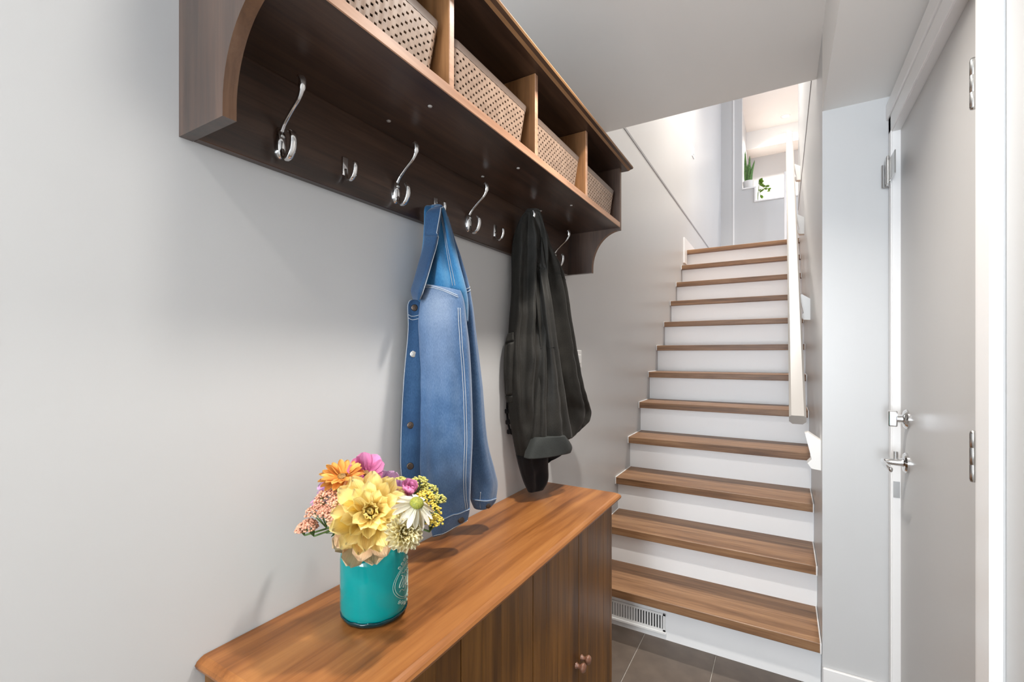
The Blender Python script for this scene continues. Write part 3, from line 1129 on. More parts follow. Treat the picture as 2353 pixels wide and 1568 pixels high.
# folded collar running down to the lapel tip
collar = Cloth([(1002, 474, 1016, 472, .07, .10, .006), (980, 490, 1014, 488, .065, .10, .010), (977, 530, 1008, 530, .06, .10, .012), (975, 565, 1000, 568, .058, .098, .012),
                (964, 605, 988, 608, .05, .095, .012), (953, 645, 976, 648, .045, .09, .012), (947, 668, 968, 672, .04, .085, .012), (950, 688, 962, 690, .045, .08, .006)],
               [], 8.2, nr=28, power=0.5, wrinkle=0.002)
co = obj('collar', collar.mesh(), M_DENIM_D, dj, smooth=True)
stitches(co, [collar.line([(0.02, 0.94), (0.3, 0.95), (0.6, 0.95), (0.85, 0.94), (0.98, 0.7)]), collar.line([(0.7, -0.93), (0.9, -0.93), (0.97, -0.5), (0.98, 0.7)])], M_STITCH, 0.0010)
sleeve = Cloth([(974, 652, 1058, 668, .06, .15, .030), (968, 690, 1066, 694, .055, .155, .050), (963, 740, 1072, 745, .05, .16, .060), (966, 800, 1078, 800, .05, .165, .065), (966, 900, 1084, 900, .05, .165, .070),
                (964, 1000, 1086, 1000, .05, .165, .070), (966, 1080, 1083, 1080, .055, .165, .068), (974, 1140, 1081, 1130, .06, .16, .060), (984, 1190, 1080, 1165, .07, .15, .050), (994, 1234, 1074, 1194, .08, .14, .026)],
               [(0.004, 4.2, 1.1, 1.8, 0.1, 1.1), (0.003, 8.0, 0.0, -2.5, 0.25, 1.0)], 1.7, nl=90, nr=72, wrinkle=0.006)
sl = obj('sleeve', sleeve.mesh(), M_DENIM, dj, smooth=True)
stitches(sl, [sleeve.line([(0.02, -0.9), (0.015, -0.4), (0.03, 0.2), (0.07, 0.85)]), sleeve.line([(0.035, -0.9), (0.03, -0.4), (0.045, 0.2), (0.085, 0.85)]),
              sleeve.line([(0.15, 0.78), (0.35, 0.74), (0.55, 0.74), (0.75, 0.76), (0.97, 0.80)], 60), sleeve.line([(0.15, 0.86), (0.35, 0.82), (0.55, 0.82), (0.75, 0.84), (0.97, 0.88)], 60)], M_STITCH)
hb = obj('cuff', sleeve.mesh(0.885, 0.998, off=0.0025, nl=10), M_DENIM, dj, smooth=True)
stitches(hb, [sleeve.line([(0.89, -0.95), (0.89, 0.0), (0.89, 0.95)], 24, 0.004), sleeve.line([(0.985, -0.95), (0.985, 0.0), (0.985, 0.95)], 24, 0.0042)], M_STITCH)
p = sleeve.line([(0.945, 0.55), (0.945, 0.56)], 2, 0.005)[0]
button(hb, p, Vector((0.8, -0.6, 0.05)), M_BTN, 0.008)
sl2 = Cloth([(1022, 500, 1030, 498, .075, .085, .006), (1034, 560, 1048, 558, .085, .095, .014), (1048, 640, 1073, 638, .09, .10, .024), (1058, 690, 1083, 688, .09, .105, .030), (1066, 755, 1092, 753, .09, .11, .036), (1074, 880, 1107, 880, .09, .115, .045), (1078, 1006, 1118, 1006, .09, .12, .050),
             (1080, 1080, 1134, 1080, .09, .12, .052), (1082, 1112, 1141, 1110, .09, .12, .050), (1085, 1150, 1137, 1146, .09, .12, .046), (1092, 1170, 1126, 1164, .095, .115, .030)],
            [(0.004, 3.5, 0.5, 2.0, 0.05, 1.1)], 6.6, nr=44, wrinkle=0.004)
s2 = obj('sleeve', sl2.mesh(), M_DENIM, dj, smooth=True)
stitches(s2, [sl2.line([(0.255, -0.95), (0.25, 0.0), (0.24, 0.95)], 14), sl2.line([(0.27, -0.95), (0.265, 0.0), (0.255, 0.95)], 14), sl2.line([(0.84, -0.62), (0.92, -0.66), (0.97, -0.6), (0.985, 0.0), (0.985, 0.8)], 24)], M_STITCH)
cf2 = obj('cuff', sl2.mesh(0.885, 0.998, off=0.0022, nl=8), M_DENIM, dj, smooth=True)
stitches(cf2, [sl2.line([(0.892, -0.95), (0.89, 0.0), (0.888, 0.95)], 14, 0.0036)], M_STITCH)
p = sl2.line([(0.94, 0.0), (0.94, 0.01)], 2, 0.004)[0]
button(cf2, p, Vector((0.8, -0.6, 0)), M_BTN, 0.007)

# dark jacket
kj = thing('dark_jacket', (0.07, 1.416, 0.80), 'dark charcoal cotton jacket with turned-up cuff on the fourth large hook', 'jacket')
M_KHAKI = fabric('charcoal_cotton', (0.013, 0.0122, 0.0106), (0.023, 0.0215, 0.0185), (0.038, 0.035, 0.0295), rough=0.6, sheen=0.05)
M_KHAKI2 = fabric('charcoal_cotton_cuff', (0.020, 0.022, 0.021), (0.031, 0.034, 0.032), (0.046, 0.049, 0.046), rough=0.7, sheen=0.05)
M_LINING = fabric('black_lining', (0.004, 0.004, 0.005), (0.006, 0.006, 0.008), (0.010, 0.010, 0.012), rough=0.8, sheen=0.1)
k2 = Cloth([(1214, 481, 1238, 480, .055, .105, .022), (1197, 500, 1246, 498, .035, .105, .034), (1186, 526, 1250, 524, .03, .105, .045), (1178, 570, 1254, 570, .025, .10, .05), (1176, 664, 1256, 664, .025, .115, .06), (1170, 751, 1256, 751, .025, .12, .065),
            (1166, 845, 1254, 845, .025, .12, .065), (1169, 934, 1252, 934, .03, .12, .065), (1177, 996, 1254, 996, .035, .12, .06), (1189, 1057, 1257, 1057, .045, .12, .055), (1203, 1105, 1257, 1100, .055, .11, .045), (1214, 1131, 1247, 1126, .065, .10, .025)],
           [(0.014, 8.0, 0.2, 1.6, 0.03, 0.72), (0.005, 15.0, 1.0, -2.0, 0.05, 0.6), (0.010, 5.0, 2.0, 2.5, 0.5, 1.0)], 11.3, nl=100, nr=96, wrinkle=0.013)
kb = obj('body', k2.mesh(), M_KHAKI, kj, smooth=True)
obj('lining', k2.mesh(0.80, 0.998, off=0.002, nl=16), M_LINING, kj, smooth=True)
k1 = Cloth([(1218, 486, 1238, 485, .07, .10, .012), (1216, 530, 1254, 530, .06, .10, .035), (1226, 577, 1270, 577, .06, .105, .05), (1232, 630, 1293, 630, .06, .11, .06), (1242, 697, 1305, 697, .06, .11, .065),
            (1254, 794, 1320, 794, .06, .11, .07), (1262, 874, 1334, 874, .06, .11, .07), (1272, 920, 1344, 918, .06, .105, .068), (1280, 952, 1353, 948, .065, .10, .06), (1286, 985, 1344, 975, .07, .10, .045), (1294, 1014, 1316, 1002, .08, .095, .02)],
           [(0.012, 5.0, 0.6, 1.5, 0.05, 0.95), (0.004, 10.0, 0.2, -1.0, 0.1, 0.9)], 14.4, nl=80, nr=72, wrinkle=0.010)
k1o = obj('back_panel', k1.mesh(), M_KHAKI, kj, smooth=True)
M_SEAM = plain('dark_seam', (0.010, 0.010, 0.009), rough=0.9)
stitches(k1o, [k1.line([(0.30, -0.5), (0.305, 0.2), (0.325, 0.95)], 18, 0.0006)], M_SEAM, 0.0009, 'seam')
k3 = Cloth([(1236, 545, 1244, 545, .07, .10, .006), (1232, 620, 1256, 620, .085, .125, .018), (1230, 700, 1270, 700, .10, .15, .035), (1236, 781, 1280, 781, .10, .155, .045), (1236, 822, 1286, 822, .10, .158, .05), (1229, 900, 1296, 900, .10, .16, .055),
            (1225, 960, 1304, 960, .10, .16, .058), (1222, 1012, 1312, 1006, .10, .16, .05)],
           [(0.009, 5.0, 0.4, 1.2, 0.0, 1.2), (0.004, 9.0, 1.4, 0.0, 0.1, 1.2)], 17.7, nl=70, nr=72, wrinkle=0.007)
k3o = obj('sleeve', k3.mesh(), M_KHAKI, kj, smooth=True)
stitches(k3o, [k3.line([(0.50, -0.9), (0.49, -0.3), (0.485, 0.6)], 14, 0.0006)], M_SEAM, 0.0009, 'seam')
cuff = Cloth([(1224, 1004, 1294, 1000, .10, .165, .058), (1219, 1018, 1302, 1012, .10, .168, .066), (1214, 1036, 1308, 1026, .10, .17, .068), (1209, 1054, 1306, 1038, .10, .17, .060)],
             [(0.003, 3.0, 0.4, 1.2, -0.3, 1.3)], 19.0, nl=16, nr=56, wrinkle=0.004, power=0.6)
obj('turned_up_cuff', cuff.mesh(), M_KHAKI2, kj, smooth=True)
und = Cloth([(1236, 1020, 1300, 1012, .09, .13, .04), (1240, 1045, 1294, 1038, .09, .13, .04), (1246, 1060, 1278, 1052, .09, .125, .03), (1250, 1070, 1262, 1062, .09, .12, .012)], [], 21.0, nl=14, nr=36)
obj('sleeve_end', und.mesh(), M_LINING, kj, smooth=True)
k4 = Cloth([(1166, 768, 1180, 764, .02, .05, .008), (1160, 800, 1182, 795, .02, .055, .018), (1157, 850, 1184, 850, .02, .055, .022), (1160, 895, 1182, 895, .02, .055, .020), (1165, 925, 1178, 925, .025, .05, .010)],
           [(0.004, 4.0, 0.0, 2.0, 0.0, 1.1)], 23.0, nl=36, nr=36)
obj('front_edge', k4.mesh(), M_KHAKI, kj, smooth=True)
bm = bmesh.new()
for (u, v) in ((1166, 945), (1168, 970), (1171, 992)):
    c = at_x(u, v, 0.016)
    box(bm, (c.x - 0.006, c.y - 0.012, c.z - 0.008), (c.x + 0.006, c.y + 0.012, c.z + 0.008), 0.003)
tube(bm, [at_x(1166, 918, 0.02), at_x(1165, 945, 0.014), at_x(1167, 970, 0.014), at_x(1173, 996, 0.02), at_x(1184, 1000, 0.03)], 0.004, 8)
obj('drawcord_toggle', bm, M_LINING, kj)

# ------------------------------------------------------------------ jar vase
VC = Vector((0.150, 0.632, CZ))
vz = thing('jar_vase', VC, 'turquoise glazed glass jar used as a vase on the cabinet', 'vase')
R0 = 0.0625
bm = bmesh.new()
lathe(bm, [(0.0, 0.006), (0.048, 0.006), (0.0565, 0.009), (0.0610, 0.015), (R0, 0.024), (R0, 0.112), (0.0618, 0.119), (0.0585, 0.128), (0.0530, 0.136), (0.0490, 0.141), (0.0475, 0.146), (0.0475, 0.162), (0.0495, 0.164), (0.0495, 0.168), (0.0455, 0.169),
           (0.0440, 0.165), (0.0440, 0.142), (0.055, 0.125), (0.056, 0.10), (0.0, 0.10)], VC, seg=56, cap=False)
obj('glazed_body', bm, M_TEAL, vz, smooth=True)
bm = bmesh.new()
rings = []
for r, h, w in ((0.0, 0.001, 0), (0.044, 0.001, 0.0), (0.0525, 0.0, 0.0), (0.0580, 0.004, 0.0004), (0.0612, 0.009, 0.0006), (0.0622, 0.013, 0.0), (0.0585, 0.0125, 0), (0.05, 0.0055, 0)):
    rings.append([bm.verts.new(VC + Vector(((r + w * math.cos(12 * a)) * math.cos(a), (r + w * math.cos(12 * a)) * math.sin(a), h + (0.0018 * math.cos(14 * a) if h == 0.013 else 0)))) for a in [2 * math.pi * k_ / 84 for k_ in range(84)]])
for a, b in zip(rings, rings[1:]):
    for k_ in range(84):
        bm.faces.new((a[k_], a[(k_ + 1) % 84], b[(k_ + 1) % 84], b[k_]))
obj('glass_base', bm, M_TEALG, vz, smooth=True)
for h in (0.150, 0.156):
    bm = bmesh.new()
    lathe(bm, [(0.0475, -0.0015), (0.0488, 0), (0.0475, 0.0015)], VC + Vector((0, 0, h)), seg=48, cap=False)
    obj('thread_ring', bm, M_TEAL, vz, smooth=True)
# embossed oval emblem with scrolls and script-like flourishes, on the side turned to the right
view = math.atan2(-VC.y, CAM.x - VC.x)
A0 = view + math.radians(66)
def emb(x, z, off=0.0006):
    a = A0 + x / R0
    return VC + Vector(((R0 + off) * math.cos(a), (R0 + off) * math.sin(a), 0.068 + z))
bm = bmesh.new()
def curve(fn, n=60, r=0.0004):
    tube(bm, [emb(*fn(i / (n - 1))) for i in range(n)], r, 5)
curve(lambda t: (0.030 * math.cos(2 * math.pi * t) * (1 + 0.12 * math.cos(4 * math.pi * t)), 0.030 * math.sin(2 * math.pi * t)))
curve(lambda t: (0.034 * math.cos(2 * math.pi * t) * (1 + 0.12 * math.cos(4 * math.pi * t)), 0.033 * math.sin(2 * math.pi * t)), r=0.0003)
for (sx, zc, sz) in ((-1, 0.036, 1), (1, 0.036, 1), (-1, -0.037, -1), (1, -0.037, -1)):
    for k_ in range(3):
        cx = sx * (0.006 + 0.008 * k_)
        cz = zc + sz * (0.004 - 0.0045 * k_)
        curve(lambda t, cx=cx, cz=cz, sx=sx, sz=sz: (cx + sx * 0.0042 * (1 - 0.7 * t) * math.cos(9 * t), cz + sz * 0.0036 * (1 - 0.7 * t) * math.sin(9 * t)), 26)
for k_, (cx, cz, w, h) in enumerate([(-0.017, 0.004, 0.006, 0.011), (-0.007, -0.001, 0.005, 0.010), (0.002, 0.002, 0.005, 0.012), (0.011, -0.002, 0.005, 0.009), (0.019, 0.003, 0.004, 0.010)]):
    curve(lambda t, cx=cx, cz=cz, w=w, h=h: (cx + w * math.sin(2 * math.pi * t * 1.4), cz + h * math.cos(2 * math.pi * t * 1.1) * (1 - 0.25 * t)), 40, 0.0007)
curve(lambda t: (-0.022 + 0.044 * t, -0.014 + 0.003 * math.sin(14 * t)), 40, 0.0004)
curve(lambda t: (-0.016 + 0.032 * t, 0.018 + 0.002 * math.sin(20 * t)), 40, 0.0004)
obj('emblem', bm, M_EMB, vz, smooth=True)

# ------------------------------------------------------------------ flowers
def petal_mesh(name, L, W, cup, curl, mat, nx=7, ny=5, tip=0.6, point=1.0):
    """petal in its own frame: root at origin, along +x, cupping towards +z"""
    bm = bmesh.new()
    rows = []
    for i in range(nx + 1):
        f = i / nx
        w = W * (math.sin(math.pi * min(1, f * tip + 0.12 * (1 - f))) ** 0.8) if f < 1 else W * 0.18 * point
        if i == nx:
            w = W * 0.22 * point
        row = []
        for j in range(ny):
            s = (j / (ny - 1)) * 2 - 1
            y = s * w / 2
            z = cup * W * (s * s) + curl * L * f * f
            row.append(bm.verts.new((L * f, y, z)))
        rows.append(row)
    for a, b in zip(rows, rows[1:]):
        for j in range(ny - 1):
            bm.faces.new((a[j], a[j + 1], b[j + 1], b[j]))
    bmesh.ops.solidify(bm, geom=bm.faces[:], thickness=0.0004)
    me = bpy.data.meshes.new(name)
    bm.to_mesh(me)
    bm.free()
    me.materials.append(mat)
    for p_ in me.polygons:
        p_.use_smooth = True
    return me


def frame(c, nrm, roll=0.0):
    q = Vector((0, 0, 1)).rotation_difference(Vector(nrm).normalized())
    return Matrix.Translation(c) @ q.to_matrix().to_4x4() @ Matrix.Rotation(roll, 4, 'Z')


def whorl(parent, fr, me, n, r0, elev, z, jitter=0.08, phase=0.0, scale=1.0, name='petal', skip=None):
    for i in range(n):
        if skip and skip(i):
            continue
        a = phase + 2 * math.pi * i / n + random.uniform(-jitter, jitter)
        e = elev + random.uniform(-0.08, 0.08)
        m = fr @ Matrix.Rotation(a, 4, 'Z') @ Matrix.Translation((r0, 0, z)) @ Matrix.Rotation(-e, 4, 'Y') @ Matrix.Scale(scale * random.uniform(0.94, 1.06), 4)
        share(name, me, parent, m)


def stem_to_vase(parent, c, name='stem', r=0.0018, mat=None, k_=0):
    end = VC + Vector((0.018 * math.cos(k_ * 2.4), 0.018 * math.sin(k_ * 2.4), 0.104))
    neck = VC + Vector((0.028 * math.cos(k_ * 2.4), 0.028 * math.sin(k_ * 2.4), 0.170))
    c = Vector(c)
    pts = catmull([tuple(c), tuple(c.lerp(neck, 0.55) + Vector((0, 0, 0.006))), tuple(neck), tuple(end)], 14)
    bm = bmesh.new()
    tube(bm, pts, r, 6)
    return obj(name, bm, mat or M_STEM, parent, smooth=True)


TOCAM = Vector((CAM.x - VC.x, -VC.y, 0.25)).normalized()
RGT = Vector((CS, SN, 0))
UP = Vector((0, 0, 1))
# big dahlia
M_DAH = petal_mat('dahlia_petal', (0.98, 0.77, 0.22), (1.0, 0.90, 0.50))
M_DAHP = petal_mat('dahlia_outer_petal', (0.98, 0.66, 0.30), (1.0, 0.80, 0.56))
c = at_d(852, 1180, 0.815)
nrm = (TOCAM * 1.0 + UP * 0.28 - RGT * 0.04).normalized()
fd = thing('dahlia', c, 'large pale yellow dahlia at the front of the vase', 'flower')
fr = frame(c, nrm)
pm1 = petal_mesh('dahlia_petal_outer', 0.070, 0.036, 0.14, -0.06, M_DAHP, tip=0.74)
pm2 = petal_mesh('dahlia_petal_mid', 0.066, 0.031, 0.16, -0.04, M_DAH, tip=0.76)
pm3 = petal_mesh('dahlia_petal_inner', 0.044, 0.022, 0.24, -0.02, M_DAH, tip=0.76)
pm4 = petal_mesh('dahlia_petal_core', 0.024, 0.012, 0.5, 0.25, M_DAH, tip=0.75)
whorl(fd, fr, pm1, 11, 0.006, 0.02, -0.012, phase=0.1)
whorl(fd, fr, pm2, 13, 0.006, 0.24, -0.008, phase=0.38, scale=1.0)
whorl(fd, fr, pm2, 12, 0.006, 0.44, -0.004, phase=0.2, scale=0.97)
whorl(fd, fr, pm2, 10, 0.006, 0.66, 0.000, phase=0.5, scale=0.80)
whorl(fd, fr, pm3, 10, 0.006, 0.84, 0.002, phase=0.1)
whorl(fd, fr, pm4, 9, 0.005, 0.95, 0.003, phase=0.2, scale=1.15)
whorl(fd, fr, pm4, 8, 0.004, 1.25, 0.004, phase=0.5, scale=0.85)
# drooping petals under the head
for a_, s_ in ((-1.95, 1.12), (-1.5, 1.02), (-2.35, 1.0)):
    rt = fr.to_3x3() @ Vector((1, 0, 0))
    qd = (RGT * math.cos(a_) + UP * math.sin(a_))
    loc_ang = math.atan2(qd.dot(fr.to_3x3() @ Vector((0, 1, 0))), qd.dot(rt))
    m = fr @ Matrix.Rotation(loc_ang, 4, 'Z') @ Matrix.Translation((0.016, 0, -0.012)) @ Matrix.Rotation(0.42, 4, 'Y') @ Matrix.Scale(s_, 4)
    share('petal', pm1, fd, m)
stem_to_vase(fd, c - nrm * 0.012, k_=0, r=0.003)


def daisy(name, label, u, v, d, nrm, n, L, W, mat, core_mat, core_r, core_h, elev=0.1, curl=-0.15, k_=1, layers=1, tip=0.85, dome=True):
    c = at_d(u, v, d)
    t = thing(name, c, label, 'flower')
    fr = frame(c, nrm)
    pm = petal_mesh(name + '_petal', L, W, 0.15, curl, mat, tip=tip)
    for ly in range(layers):
        whorl(t, fr, pm, n, core_r * 0.6, elev + 0.22 * ly, -0.002 + 0.001 * ly, phase=0.3 * ly + 0.2, scale=1 - 0.1 * ly)
    bm = bmesh.new()
    q = fr
    prof = [(0.0, -0.004), (core_r * 0.8, -0.003), (core_r, 0.001), (core_r * 0.85, core_h * 0.6), (core_r * 0.5, core_h * 0.92), (0.0, core_h)]
    lathe(bm, prof, c, axis=tuple(Vector(nrm).normalized()), seg=18, cap=False)
    for v_ in bm.verts:
        v_.co += Vector((random.uniform(-1, 1), random.uniform(-1, 1), random.uniform(-1, 1))) * 0.0005
    obj('centre', bm, core_mat, t, smooth=True)
    stem_to_vase(t, c - Vector(nrm).normalized() * 0.004, k_=k_)
    return t


M_ORG = petal_mat('orange_petal', (0.93, 0.44, 0.08), (0.96, 0.64, 0.22))
M_PINK = petal_mat('pink_petal', (0.72, 0.20, 0.44), (0.90, 0.46, 0.70))
M_MAUVE = petal_mat('mauve_petal', (0.62, 0.32, 0.58), (0.80, 0.56, 0.78))
M_WHITE = petal_mat('white_petal', (0.90, 0.88, 0.74), (0.96, 0.94, 0.90))
M_CREAM = petal_mat('cream_petal', (0.98, 0.84, 0.36), (1.0, 0.96, 0.76))
M_GRNC = two_tone('green_flower_centre', (0.16, 0.19, 0.02), (0.34, 0.33, 0.04), scale=400)
M_BRNC = two_tone('brown_flower_centre', (0.12, 0.055, 0.01), (0.38, 0.20, 0.04), scale=400)
M_YELC = two_tone('yellow_flower_centre', (0.40, 0.28, 0.05), (0.62, 0.48, 0.15), scale=400)
daisy('orange_gerbera', 'orange daisy-like flower with brown eye at the top left of the bouquet', 786, 1096, 0.86, (TOCAM * 0.55 + UP * 1.0 - RGT * 0.1), 16, 0.037, 0.014, M_ORG, M_BRNC, 0.009, 0.005, elev=0.18, curl=-0.05, k_=1, layers=2)
daisy('pink_cosmos', 'bright pink cosmos at the top of the bouquet', 841, 1088, 0.89, (TOCAM * 1.0 + UP * 0.75 + RGT * 0.05), 8, 0.036, 0.027, M_PINK, M_BRNC, 0.006, 0.004, elev=0.45, curl=0.1, k_=2, tip=0.72)
daisy('white_daisy', 'white daisy with domed green eye on the right of the bouquet', 957, 1158, 0.80, (TOCAM * 0.50 + UP * 0.80 + RGT * 0.3), 15, 0.036, 0.011, M_WHITE, M_GRNC, 0.0125, 0.010, elev=-0.45, curl=-0.15, k_=3)
daisy('green_eyed_daisy', 'pale daisy with domed green eye behind the peach yarrow', 787, 1125, 0.85, (TOCAM * 0.45 + UP * 1.0 - RGT * 0.05), 14, 0.030, 0.010, M_WHITE, M_GRNC, 0.0125, 0.011, elev=-0.35, curl=-0.1, k_=4)
daisy('mauve_cosmos', 'mauve cosmos half hidden behind the big dahlia', 880, 1122, 0.90, (TOCAM * 0.7 + UP * 0.9 + RGT * 0.1), 8, 0.040, 0.028, M_MAUVE, M_YELC, 0.006, 0.004, elev=0.25, curl=-0.05, k_=5, tip=0.72)
daisy('lilac_blossom', 'small lilac blossom on the left below the orange flower', 752, 1118, 0.88, (TOCAM * 0.6 + UP * 0.6 - RGT * 0.6), 6, 0.020, 0.016, M_MAUVE, M_YELC, 0.004, 0.003, elev=0.3, k_=6, tip=0.72)
daisy('dusky_pink_coneflower', 'dusky pink flower with brown eye at the left edge of the bouquet', 742, 1140, 0.86, (TOCAM * 0.35 + UP * 0.9 - RGT * 0.4), 12, 0.020, 0.008, M_PINK, M_BRNC, 0.010, 0.006, elev=-0.1, k_=7)
daisy('pink_sweet_pea', 'pink sweet pea blossom on the right above the white daisy', 938, 1135, 0.85, (TOCAM * 0.5 + UP * 1.0 + RGT * 0.2), 5, 0.027, 0.022, M_PINK, M_PINK, 0.004, 0.006, elev=1.0, curl=0.1, k_=8, layers=2, tip=0.72)
daisy('mauve_sweet_pea', 'pale mauve sweet pea blossom between the dahlia and the pink one', 914, 1132, 0.86, (TOCAM * 0.6 + UP * 1.0), 5, 0.024, 0.020, M_MAUVE, M_MAUVE, 0.004, 0.005, elev=0.9, curl=0.1, k_=9, tip=0.72)
# cream pompon
c = at_d(928, 1224, 0.79)
cm_ = thing('cream_chrysanthemum', c, 'cream pompon chrysanthemum at the right of the vase rim', 'flower')
nrm = (TOCAM + UP * 0.25 + RGT * 0.25).normalized()
fr = frame(c, nrm)
pm = petal_mesh('chrysanthemum_petal', 0.028, 0.010, 0.5, 0.25, M_CREAM, nx=5, ny=3, tip=0.8)
for n_, e_, s_ in ((18, -0.45, 1.0), (18, -0.1, 1.05), (18, 0.2, 1.02), (16, 0.5, 0.95), (13, 0.8, 0.8), (9, 1.1, 0.65)):
    whorl(cm_, fr, pm, n_, 0.003, e_, 0.0, phase=e_ * 2, scale=s_)
bm = bmesh.new()
lathe(bm, [(0.0, -0.006), (0.007, -0.003), (0.008, 0.002), (0.005, 0.006), (0, 0.008)], c, axis=tuple(nrm), seg=14, cap=False)
obj('centre', bm, M_YELC, cm_, smooth=True)
stem_to_vase(cm_, c - nrm * 0.006, k_=10)


def yarrow(label, blobs, mat, name, k_, nfl=190, r=0.0024):
    """blobs: (u, v, depth, radius)"""
    c0 = sum((at_d(u, v, d_) for u, v, d_, _ in blobs), Vector()) / len(blobs)
    t = thing(name, c0, label, 'flower')
    for (u, v, d_, rad) in blobs:
        c = at_d(u, v, d_)
        bm = bmesh.new()
        for i in range(nfl):
            # points over the camera-and-up facing dome
            dv = Vector((random.gauss(0, 1), random.gauss(0, 1), random.gauss(0, 1))).normalized()
            if dv.z < -0.35:
                dv.z = -dv.z
            dv.z *= 0.75
            p_ = c + dv * rad * random.uniform(0.85, 1.08)
            rr_ = r * random.uniform(0.75, 1.25)
            bmesh.ops.create_icosphere(bm, subdivisions=1, radius=rr_, matrix=Matrix.Translation(p_) @ Matrix.Diagonal((1, 1, 0.7, 1)))
        o = obj('florets', bm, mat, t, smooth=True)
        o['kind'] = 'stuff'
        bm = bmesh.new()
        base = c - Vector((0, 0, rad * 1.1)) - (c - VC - Vector((0, 0, 0.17))).normalized() * rad * 0.6
        for i in range(9):
            a = i * 2.4
            q_ = c + Vector((math.cos(a), math.sin(a), 0.2)) * rad * 0.75
            tube(bm, [base, base.lerp(q_, 0.5) + Vector((0, 0, 0.002)), q_], 0.0009, 5)
        obj('stalk', bm, M_STEM, t, smooth=True)
        stem_to_vase(t, base, k_=k_ + 0.3)


M_PEACH = two_tone('peach_floret', (0.62, 0.25, 0.15), (0.82, 0.48, 0.33), scale=320, rough=0.7)
M_YELF = two_tone('yellow_floret', (0.66, 0.47, 0.03), (0.84, 0.68, 0.16), scale=320, rough=0.7)
M_YGR = two_tone('yellow_green_floret', (0.36, 0.36, 0.07), (0.64, 0.58, 0.19), scale=320, rough=0.7)
yarrow('peach pink yarrow cluster at the left of the bouquet', [(755, 1150, 0.835, 0.024), (734, 1180, 0.83, 0.022), (752, 1176, 0.825, 0.016), (708, 1211, 0.83, 0.016), (692, 1219, 0.84, 0.009)], M_PEACH, 'peach_yarrow', 11)
yarrow('peach pink yarrow head tucked against the dahlia', [(780, 1184, 0.815, 0.022), (778, 1160, 0.82, 0.018)], M_PEACH, 'peach_yarrow', 12)
yarrow('bright yellow yarrow hanging at the right of the bouquet', [(985, 1178, 0.85, 0.022), (998, 1200, 0.85, 0.016), (976, 1146, 0.86, 0.017)], M_YELF, 'yellow_yarrow', 13, 130, 0.0025)
yarrow('yellow green yarrow at the top right of the bouquet', [(962, 1112, 0.90, 0.017), (985, 1130, 0.90, 0.018), (1008, 1150, 0.89, 0.013), (921, 1110, 0.91, 0.014)], M_YGR, 'green_yarrow', 14, 130, 0.0025)


def leaf_mesh(name, L, W, mat, cup=0.2, curl=-0.1, tip=0.95):
    return petal_mesh(name, L, W, cup, curl, mat, nx=7, ny=3, tip=tip, point=0.1)


lm = leaf_mesh('bouquet_leaf', 0.034, 0.008, M_LEAF)
sp = thing('leafy_sprig', VC + Vector((0, 0, 0.15)), 'green leafy sprig at the left of the vase rim', 'foliage')
base = at_d(815, 1240, 0.86)
for (u, v) in ((770, 1228), (758, 1212), (785, 1215)):
    e_ = at_d(u, v, 0.85)
    bm = bmesh.new()
    tube(bm, [base, base.lerp(e_, 0.5) + Vector((0, 0, 0.004)), e_], 0.0011, 5)
    obj('stem', bm, M_STEM, sp, smooth=True)
    for i in range(6):
        f = 0.35 + 0.13 * i
        p_ = base.lerp(e_, f)
        dirv = (e_ - base).normalized() * 0.6 + Vector((random.uniform(-1, 1), random.uniform(-1, 1), random.uniform(-0.9, 0.9)))
        q = Vector((1, 0, 0)).rotation_difference(dirv.normalized())
        share('leaf', lm, sp, Matrix.Translation(p_) @ q.to_matrix().to_4x4() @ Matrix.Scale(random.uniform(0.4, 0.75), 4))
stem_to_vase(sp, base, k_=15)

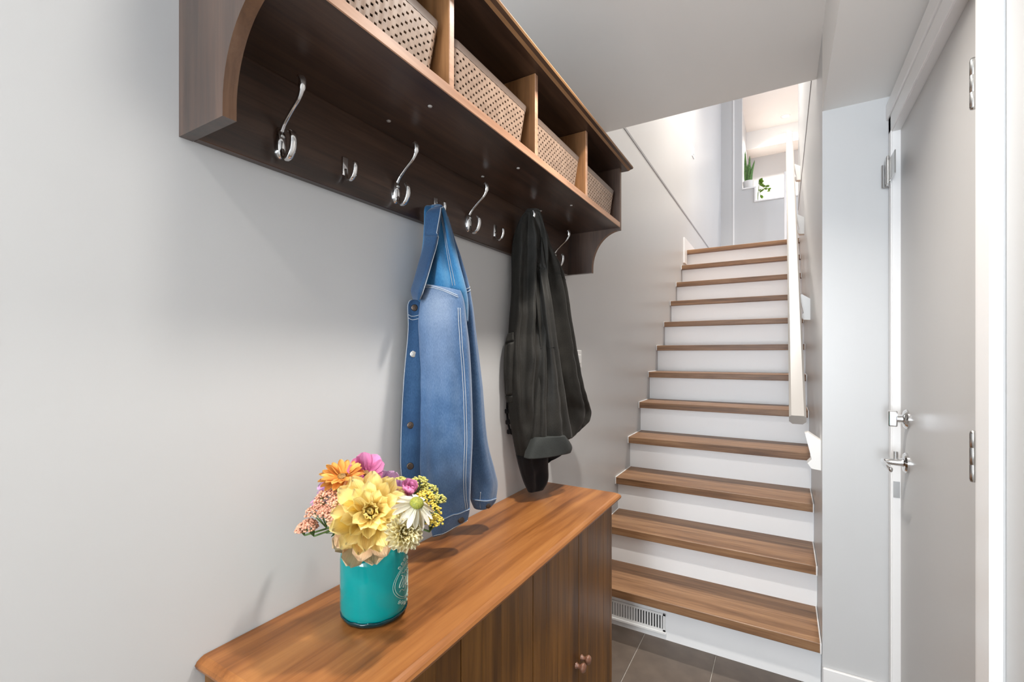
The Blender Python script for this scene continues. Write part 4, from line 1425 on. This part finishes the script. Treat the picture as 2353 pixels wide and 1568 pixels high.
# ------------------------------------------------------------------ plants upstairs
px_, py_ = 0.372, YEND + 0.080
zt = 3.795
sn = thing('snake_plant', (px_, py_, zt), 'snake plant in a white pot on the stepped ledge upstairs', 'plant')
bm = bmesh.new()
lathe(bm, [(0.0, 0.0), (0.062, 0.0), (0.068, 0.006), (0.076, 0.100), (0.076, 0.110), (0.070, 0.110), (0.066, 0.095), (0.0, 0.092)], (px_, py_, zt), seg=24, cap=False)
obj('pot', bm, M_POT, sn, smooth=True, auto=40)
for i, (dx, h, tx, w) in enumerate(((-0.035, 0.50, -0.045, 0.040), (-0.01, 0.30, -0.01, 0.042), (0.012, 0.40, 0.020, 0.036), (0.035, 0.33, 0.085, 0.036), (-0.02, 0.22, -0.06, 0.038), (0.03, 0.20, 0.05, 0.04), (0.0, 0.24, 0.035, 0.04))):
    bm = bmesh.new()
    dy = 0.02 * math.sin(i * 2.1)
    pts = catmull([(px_ + dx, py_ + dy, zt + 0.09), (px_ + dx * 1.1, py_ + dy, zt + 0.09 + h * 0.4), (px_ + tx, py_ + dy * 1.4, zt + 0.09 + h)], 10)
    tube(bm, pts, [w / 2 * (0.75 + 0.5 * math.sin(math.pi * min(0.62, k_ / 9))) * (1 - (k_ / 9) ** 3) + 0.001 for k_ in range(10)], 8, flat=(1.0, 0.22), ref=(1, 0.2, 0))
    obj('leaf', bm, M_LEAF, sn, smooth=True)
po = thing('trailing_pothos', (0.505, YEND + 0.09, 3.58), 'trailing light green plant on the lower ledge beside the snake plant', 'plant')
pl = leaf_mesh('pothos_leaf', 0.075, 0.055, M_LEAF2, tip=0.8)
root = Vector((0.497, YEND + 0.09, 3.58))
for i, end in enumerate(((0.52, 0.02, 3.90), (0.545, -0.01, 3.84), (0.60, -0.01, 3.78), (0.66, 0.0, 3.70), (0.535, 0.0, 3.66))):
    e_ = Vector((end[0], YEND + 0.06 + end[1], end[2]))
    pts = catmull([tuple(root), (0.505, YEND + 0.085, 3.74), tuple(root.lerp(e_, 0.6) + Vector((0, 0, 0.11))), tuple(e_)], 12)
    bm = bmesh.new()
    tube(bm, pts, 0.003, 5)
    obj('stem', bm, M_STEM, po, smooth=True)
    for k_ in (7, 9, 11):
        p_ = Vector(pts[k_])
        dirv = Vector((random.uniform(-0.5, 1), random.uniform(-0.8, 0.1), random.uniform(-1, 0.4))).normalized()
        q = Vector((1, 0, 0)).rotation_difference(dirv)
        share('leaf', pl, po, Matrix.Translation(p_) @ q.to_matrix().to_4x4() @ Matrix.Rotation(random.uniform(0.6, 1.6), 4, 'X') @ Matrix.Scale(random.uniform(0.7, 1.0), 4))
